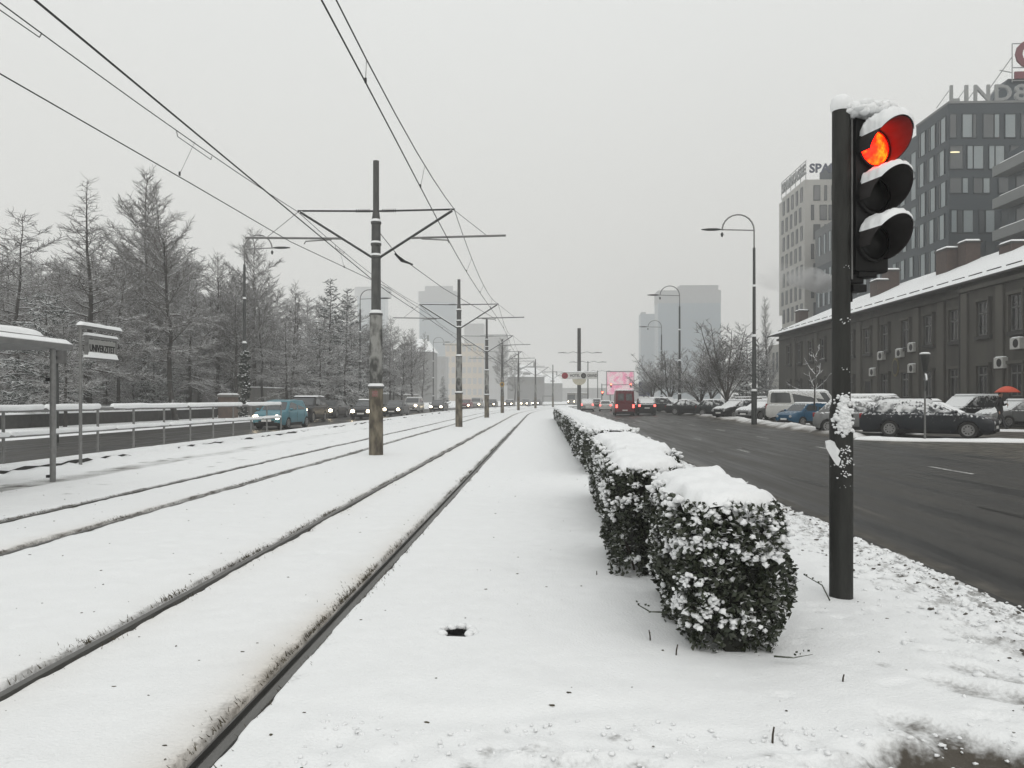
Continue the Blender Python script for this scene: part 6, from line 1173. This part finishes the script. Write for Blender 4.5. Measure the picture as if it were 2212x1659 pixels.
# lower wing going back
zl = zy(474, 1985, 92.3)
mb = MB(); mb.box(xc + .2, xc + 34, 92.2, 126, 0, zl); mb.obj('wing_wall', DPAN, t); mb = MB(); mb.box(xc + 3.5, xc + 34, 92.3, 118, zl, ztop + 1.5); mb.obj('set_back_wall', DPAN, t); mb = MB(); mb.box(xc + .15, xc + 34, 112, 126.1, zl, zl + 6.0); mb.obj('wing_wall', mat('wing_cladding', (.12, .13, .135), (.1, .108, .112), .4, .7), t)
for r_ in range(8):
    z1 = zl - .9 - r_ * 3.3
    if z1 < 5: break
    for k in range(15):
        y0 = 92.8 + k * 2.2 + (.5 if r_ % 2 else 0); pane_side(t, y0, y0 + .95, z1 - 2.3, z1, xc + .2, PANE); 
        if k % 2: pane_side(t, y0 + 1.05, y0 + 1.5, z1 - 2.3, z1, xc + .2, PANED)
for r_ in range(3):
    for k in range(8): pane_side(t, 93.5 + k * 3, 94.8 + k * 3, ztop - 2.5 - r_ * 3.5 - .5, ztop - r_ * 3.5 - .5, xc + 3.5, PANE)
for k in range(6): pane_side(t, 112.6 + k * 2.2, 113.5 + k * 2.2, zl + 1.6, zl + 4.6, xc + .15, PANE)
# roof structure behind the letters, letters, red sign
u0, v0 = Z6(1370, 470); u1, v1 = Z6(1560, 325); YR = YD + 5; mb = MB(); mb.prism([(u2x(u0, YR), ztop), (u2x(u1, YR), zy(v1, u1, YR)), (u2x(u1, YR) + 16, zy(v1, u1, YR)), (u2x(u1, YR) + 16, ztop)], 'y', YR, YR + 2); mb.obj('roof_structure', DPAN, t)
LET = mat('pale_letters', (.30, .31, .31), (.26, .27, .27), 3, .6)
xL = u2x(2053, YD - .2); 
for s_, uL, uR in (('L', 2053, 2073), ('I', 2085, 2092), ('N', 2105, 2139), ('D', 2150, 2186), ('8', 2192, 2222)):
    tm = text_mesh(s_, 2.45, .12, bold=.035); xs_ = [v.co.x for v in tm.vertices]; wv = u2x(uR, YD) - u2x(uL, YD); o = link('letter', tm, t, (0, 0, 0), (R(90), 0, 0), LET); k_ = wv / max(.01, max(xs_) - min(xs_)); o.scale = (k_, 1, 1); o.location = (u2x(uL, YD) - min(xs_) * k_, YD + .1, ztop + .3)
for uL in (2052, 2085, 2108, 2150): mb = MB(); xl = u2x(uL, YD); mb.tube([(xl, YD + .2, ztop + 1.5), (xl - .8, YD + 1.3, ztop)], .04, 5); mb.obj('letter_stay', LET, t)
xs0 = u2x(2183, YR); zb = zy(165, 2183, YR); zt_ = zy(97, 2183, YR); FRM = mat('sign_lattice', (.34, .35, .35), None, 4, .6); REDS = mat('dull_red_sign', (.16, .022, .035), (.13, .02, .03), 3, .5)
for a_, b_ in (((xs0, zb - .8), (xs0, zt_)), ((xs0, zt_), (xs0 + 9, zt_)), ((xs0, zb + (zt_ - zb) * .38 - .5), (xs0 + 9, zb + (zt_ - zb) * .38 - .5)), ((xs0, zb - .6), (xs0 + 9, zb - .6)), ((xs0 - 2.6, zb - 1.6), (xs0, zb + 2.1)), ((xs0 - 1.4, zb + .6), (xs0, zb + .3)), ((xs0 + 3.4, zb - .8), (xs0 + 3.4, zt_))): mb = MB(); mb.tube([(a_[0], YR - .3, a_[1]), (b_[0], YR - .3, b_[1])], .06, 5); mb.obj('sign_lattice', FRM, t)
tm = text_mesh('O', 4.0, .12, bold=.16); mz = min(v.co.x for v in tm.vertices); o = link('letter', tm, t, (xs0 + .25 - mz, YR - .45, zb + .95), (R(90), 0, 0), REDS); mb = MB(); mb.box(xs0 + .2, xs0 + 8, YR - .5, YR - .3, zb - .45, zb + .35); mb.obj('sign_bar', REDS, t)
# nearer terraced block at the right edge
YT = 75.0; xt = u2x(2150, YT); t = thing('terraced_office', 'dark office block at the right edge with pale snowy terrace bands', 'building', (0, 0, 0))
mb = MB(); mb.box(xt + 1.2, xt + 30, 44, YT, 0, zy(330, 2150, YT)); mb.obj('wall', DPAN, t)
for i, zv in enumerate((872, 1072, 1272, 1470)):
    u_, v_ = Z6(1480, zv); z = zy(v_, 2150, YT); mb = MB(); mb.box(xt - .2, xt + 29, 44, YT + .15, z - .95, z); b_ = mb.obj('terrace', BANDP, t); slab('snow', xt - .2, xt + 1.2, 44, YT, z - .01, .18, b_, .15, 7, 40)
    for k in range(9): pane_side(t, 46 + k * 3.2, 48.1 + k * 3.2, z - 3.1, z - 1.2, xt + 1.2, PANE if k % 2 else PANED)
    for k in range(3): pane_front(t, xt + 1.6 + k * 3, xt + 3.6 + k * 3, z - 3.0, z - 1.2, 44, PANED)
# pale office block with roof letters
YW = 130.0; xw = u2x(1738, YW); zw = zy(388, 1738, YW); t = thing('pale_office', 'pale tall office block with dark slot windows and SPA letters on top', 'building', (0, 0, 0))
mb = MB(); mb.box(xw, xw + 30, YW, 142, 0, zw); mb.obj('wall', PALEC, t); mb = MB(); mb.box(xw - .05, xw + 30, 138.0, 143.6, 17.0, zw - .6); mb.obj('wall', PALEC, t)
Z5 = lambda a_, b_: (1659 + .2603 * a_, 316.8 + .2603 * b_)
PW = mat('slot_glass', (.10, .105, .11), (.14, .145, .15), .4, .2)
for i in range(8):
    for (a_, b_) in (((380, 430), (470, 486), (528, 560)) if i % 2 == 0 else ((360, 378), (432, 484), (505, 530))):
        u0, v0 = Z5(a_, 325 + 162 * i); u1, v1 = Z5(b_, 443 + 162 * i); w_ = pane_front(t, u2x(u0, YW), u2x(u1, YW), zy(v1, u0, YW), zy(v0, u0, YW), YW, PW)
    for k in range(5):
        y0 = 131 + k * 2.35 + (.7 if i % 2 else 0); z1 = zy(325 * .2603 + 316.8 + 42.2 * i, 1738, YW); pane_side(t, y0, y0 + .8, z1 - 2.4, z1, xw if y0 < 138 else xw - .05, PW)
BLU = mat('blue_letters', (.06, .075, .12), (.05, .06, .1), 3, .6)
tm = text_mesh('SPARKASSE', 2.05, .12, bold=.05); o = link('lettering', tm, t, (u2x(1750, YW), YW + .4, zy(371, 1745, YW)), (R(90), 0, 0), BLU)
tm = text_mesh('SPARKASSE', 2.3, .12, bold=.05); wv = max(v.co.x for v in tm.vertices); o = link('lettering', tm, t, (xw + .3, 143.2, zw + 1.2), (R(90), 0, R(-90)), LET); o.scale = (12.6 / wv, 1, 1)
mb = MB(); mb.tube([(xw + .3, 130, zw + 1.1), (xw + .3, 143.4, zw + 1.1)], .08, 5); mb.tube([(xw + .3, 130, zw + 3.2), (xw + .3, 143.4, zw + 3.2)], .06, 5); mb.obj('sign_lattice', LET, t)
for k in range(6): mb = MB(); mb.tube([(xw + .3, 130.3 + k * 2.6, zw + 3.2), (xw + .3, 130.3 + k * 2.6, zw)], .06, 5); mb.obj('sign_lattice', LET, t)
mb = MB(); mb.box(xw + 6, xw + 28, YW + 3, 140, zw, zw + 4); mb.obj('roof_room', DPAN, t)
mb = MB(); mb.box(xw - 1.2, xw + 3, 128.2, 146, 0, 11.5); mb.obj('podium', PALEC, t)
for k in range(7): pane_side(t, 129.5 + k * 2.2, 130.3 + k * 2.2, 6.5, 10, xw - 1.2, PW)
# ================================================================== far towers
def block(name, label, u0, u1, d, vt, mt, depth=18, floors=0, cols=0, glass=None, base=0, cat='building', extra=None):
    xa, y = P(u0, d)[0], P(u0, d)[1]; xb = u2x(u1, y); zt = Z(vt, d); t = thing(name, label, cat, (xa, y, 0)); w_ = xb - xa
    mb = MB(); mb.box(0, w_, 0, depth, base, zt); mb.obj('wall', mt, t)
    if floors:
        fh = (zt - 3) / floors
        for f_ in range(floors):
            if cols:
                for c_ in range(cols): cw = w_ / cols; mb = MB(); mb.box(c_ * cw + cw * .18, (c_ + 1) * cw - cw * .18, -.08, .2, 3 + f_ * fh + fh * .25, 3 + f_ * fh + fh * .8); mb.obj('window', glass, t)
            else: mb = MB(); mb.box(-.06, w_ + .06, -.12, depth, 3 + f_ * fh, 3 + f_ * fh + .35); mb.obj('floor_band', glass, t)
    return t, w_, zt
CURT = mat('blue_curtain_glass', (.035, .10, .145), (.028, .085, .125), .15, .35); CURTB = mat('curtain_band', (.06, .09, .108), None, 1, .4); FCON = mat('far_concrete', (.16, .17, .175), (.13, .14, .145), .3, .8); FGL = mat('far_window', (.13, .125, .11), None, 1, .3); FYEL = mat('ochre_plaster', (.40, .27, .10), (.33, .22, .09), .3, .85); FGRY = mat('grey_plaster', (.17, .17, .168), (.14, .14, .138), .3, .9)
t, w_, zt = block('glass_tower', 'wide blue-grey glass tower in the mist, right of centre', 1422, 1557, 600, 655, CURT, 20, 11, 0, CURTB)
mb = MB(); mb.box(-.15, w_ + .15, -.2, 20.2, zt, zt + 10); mb.obj('crown_band', FCON, t); mb = MB(); mb.box(w_ * .36, w_ * .98, 4, 16, zt + 10, zt + 14.5); mb.obj('roof_room', FCON, t)
for k in range(12): mb = MB(); mb.box(w_ * (k + 1) / 13 - .06, w_ * (k + 1) / 13 + .06, -.18, .1, 3, zt); mb.obj('mullion', CURTB, t)
t, w_, zt = block('slim_tower', 'slim misty tower just left of the glass tower', 1384, 1421, 690, 678, CURT, 14, 11, 0, CURTB); mb = MB(); mb.box(1, 5, 3, 10, zt, zt + 2); mb.obj('roof_room', FCON, t)
t, w_, zt = block('sign_tower', 'misty tower with a projecting top and roof sign behind the second wire pole', 906, 984, 760, 652, CURT, 18, 12, 0, CURTB)
mb = MB(); mb.box(-.8, w_ + .8, -1, 19, zt, zt + 10.5); mb.obj('crown_band', FCON, t); mb = MB(); mb.box(5, w_ - 3, 3, 4, zt + 10.5, zt + 16); mb.obj('roof_sign', FCON, t)
t, w_, zt = block('tall_tower', 'faint tower with a wide dark top behind the first wire pole', 772, 832, 900, 640, CURT, 18, 12, 0, CURTB); mb = MB(); mb.box(-3, w_ + 4, -1, 19, zt, zt + 11); mb.obj('crown_band', FCON, t)
block('far_block', 'misty grey slab behind the third wire pole', 1003, 1045, 760, 699, FGRY, 16, 7, 5, FGL); block('far_block', 'misty grey block with a gabled top left of the track bend', 1046, 1096, 640, 722, FGRY, 16, 6, 5, FGL)
block('ochre_block', 'yellow-ochre apartment block behind the second and third wire poles', 962, 1066, 680, 742, FYEL, 14, 5, 9, FGL); block('far_block', 'low grey block right of the first wire pole', 868, 962, 420, 770, FGRY, 14, 4, 8, FGL)
block('far_block', 'misty dark block behind the pink screen', 1326, 1368, 600, 806, FGRY, 14, 3, 4, FGL); block('far_block', 'misty block far right of the pink screen', 1366, 1402, 480, 832, FGRY, 14, 2, 4, FGL); block('far_block', 'misty low block behind the hotel sign', 1200, 1325, 560, 838, FGRY, 12, 2, 10, FGL)
for (nm, lb, u0, u1, d, ve, vr) in (('house', 'grey house with a white snowy hipped roof and dormer at the track bend', 1096, 1176, 300, 814, 794), ('house', 'farther snowy-roofed house behind the track bend', 1170, 1215, 400, 828, 812), ('house', 'snow-roofed house behind the left trees', 880, 935, 240, 760, 738)):
    xa, y = P(u0, d); xb = u2x(u1, y); w_ = xb - xa; ze, zr_ = Z(ve, d), Z(vr, d); t = thing(nm, lb, 'house', (xa, y, 0), 0)
    mb = MB(); mb.box(0, w_, 0, 10, 0, ze); mb.obj('wall', FGRY, t); mb = MB(); mb.add([(-.4, -.4, ze), (w_ + .4, -.4, ze), (w_ + .4, 10.4, ze), (-.4, 10.4, ze), (w_ * .3, 5, zr_ + 1.2), (w_ * .7, 5, zr_ + 1.2)], [(0, 1, 5, 4), (1, 2, 5), (2, 3, 4, 5), (3, 0, 4), (3, 2, 1, 0)]); rf = mb.obj('roof', SNOW, t)
    mb = MB(); mb.box(w_ * .42, w_ * .62, .5, 5, ze, ze + 1.5); dm = mb.obj('dormer', FGRY, rf); mb = MB(); mb.box(w_ * .40, w_ * .64, .3, 5, ze + 1.5, ze + 1.75); mb.obj('dormer_roof', SNOW, dm); mb = MB(); mb.box(w_ * .7, w_ * .76, 4, 4.7, zr_ - .5, zr_ + 2.3); mb.obj('chimney', FGRY, rf)
    for k in range(5): mb = MB(); mb.box(w_ * (.08 + .19 * k), w_ * (.16 + .19 * k), -.05, .1, ze - 2.6, ze - 1.0); mb.obj('window', FGL, t)
# ================================================================== chimney smoke and haze
def volume(name, dens, colr, noise=None):
    m = bpy.data.materials.new(name); m.use_nodes = True; tt = m.node_tree; tt.nodes.clear(); o_ = tt.nodes.new('ShaderNodeOutputMaterial'); pv = tt.nodes.new('ShaderNodeVolumePrincipled'); pv.inputs['Color'].default_value = (*colr, 1); pv.inputs['Density'].default_value = dens; pv.inputs['Anisotropy'].default_value = .1; tt.links.new(pv.outputs[0], o_.inputs['Volume'])
    if noise:
        tcn = tt.nodes.new('ShaderNodeTexCoord'); nz_ = tt.nodes.new('ShaderNodeTexNoise'); nz_.inputs['Scale'].default_value = noise; nz_.inputs['Detail'].default_value = 3; mr = tt.nodes.new('ShaderNodeMapRange'); mr.inputs[1].default_value = .42; mr.inputs[2].default_value = .75; mr.inputs[4].default_value = dens; tt.links.new(tcn.outputs['Object'], nz_.inputs['Vector']); tt.links.new(nz_.outputs['Fac'], mr.inputs[0]); tt.links.new(mr.outputs[0], pv.inputs['Density'])
    return m
bv, bf = ico(); 
for (u, d, v, sx_, sz_, dn, lb) in ((1775, 96, 612, 2.2, 1.3, 2.6, 'white puff of smoke over the old building roof'), (1742, 97, 600, 2.6, 1.5, 1.3, 'thinner smoke drifting left of the post'), (1680, 98, 598, 3.4, 1.9, .3, 'faint smoke drifting away in front of the sky')):
    x, y = P(u, d); o = link('smoke', smooth(np_mesh('smoke', bv * [sx_, 1.6, sz_], bf)), None, (x, y, Z(v, d)), mat=volume('smoke_puff', dn, (.92, .92, .92), .55)); tag(o, lb, None, None, 'stuff')
hz = MB(); hz.box(-1405, 1405, -65, 1405, -1.9, 125); o = hz.obj('haze', volume('haze_air', .00155, (.985, .985, .98))); tag(o, 'pale winter mist filling the street', None, None, 'stuff')
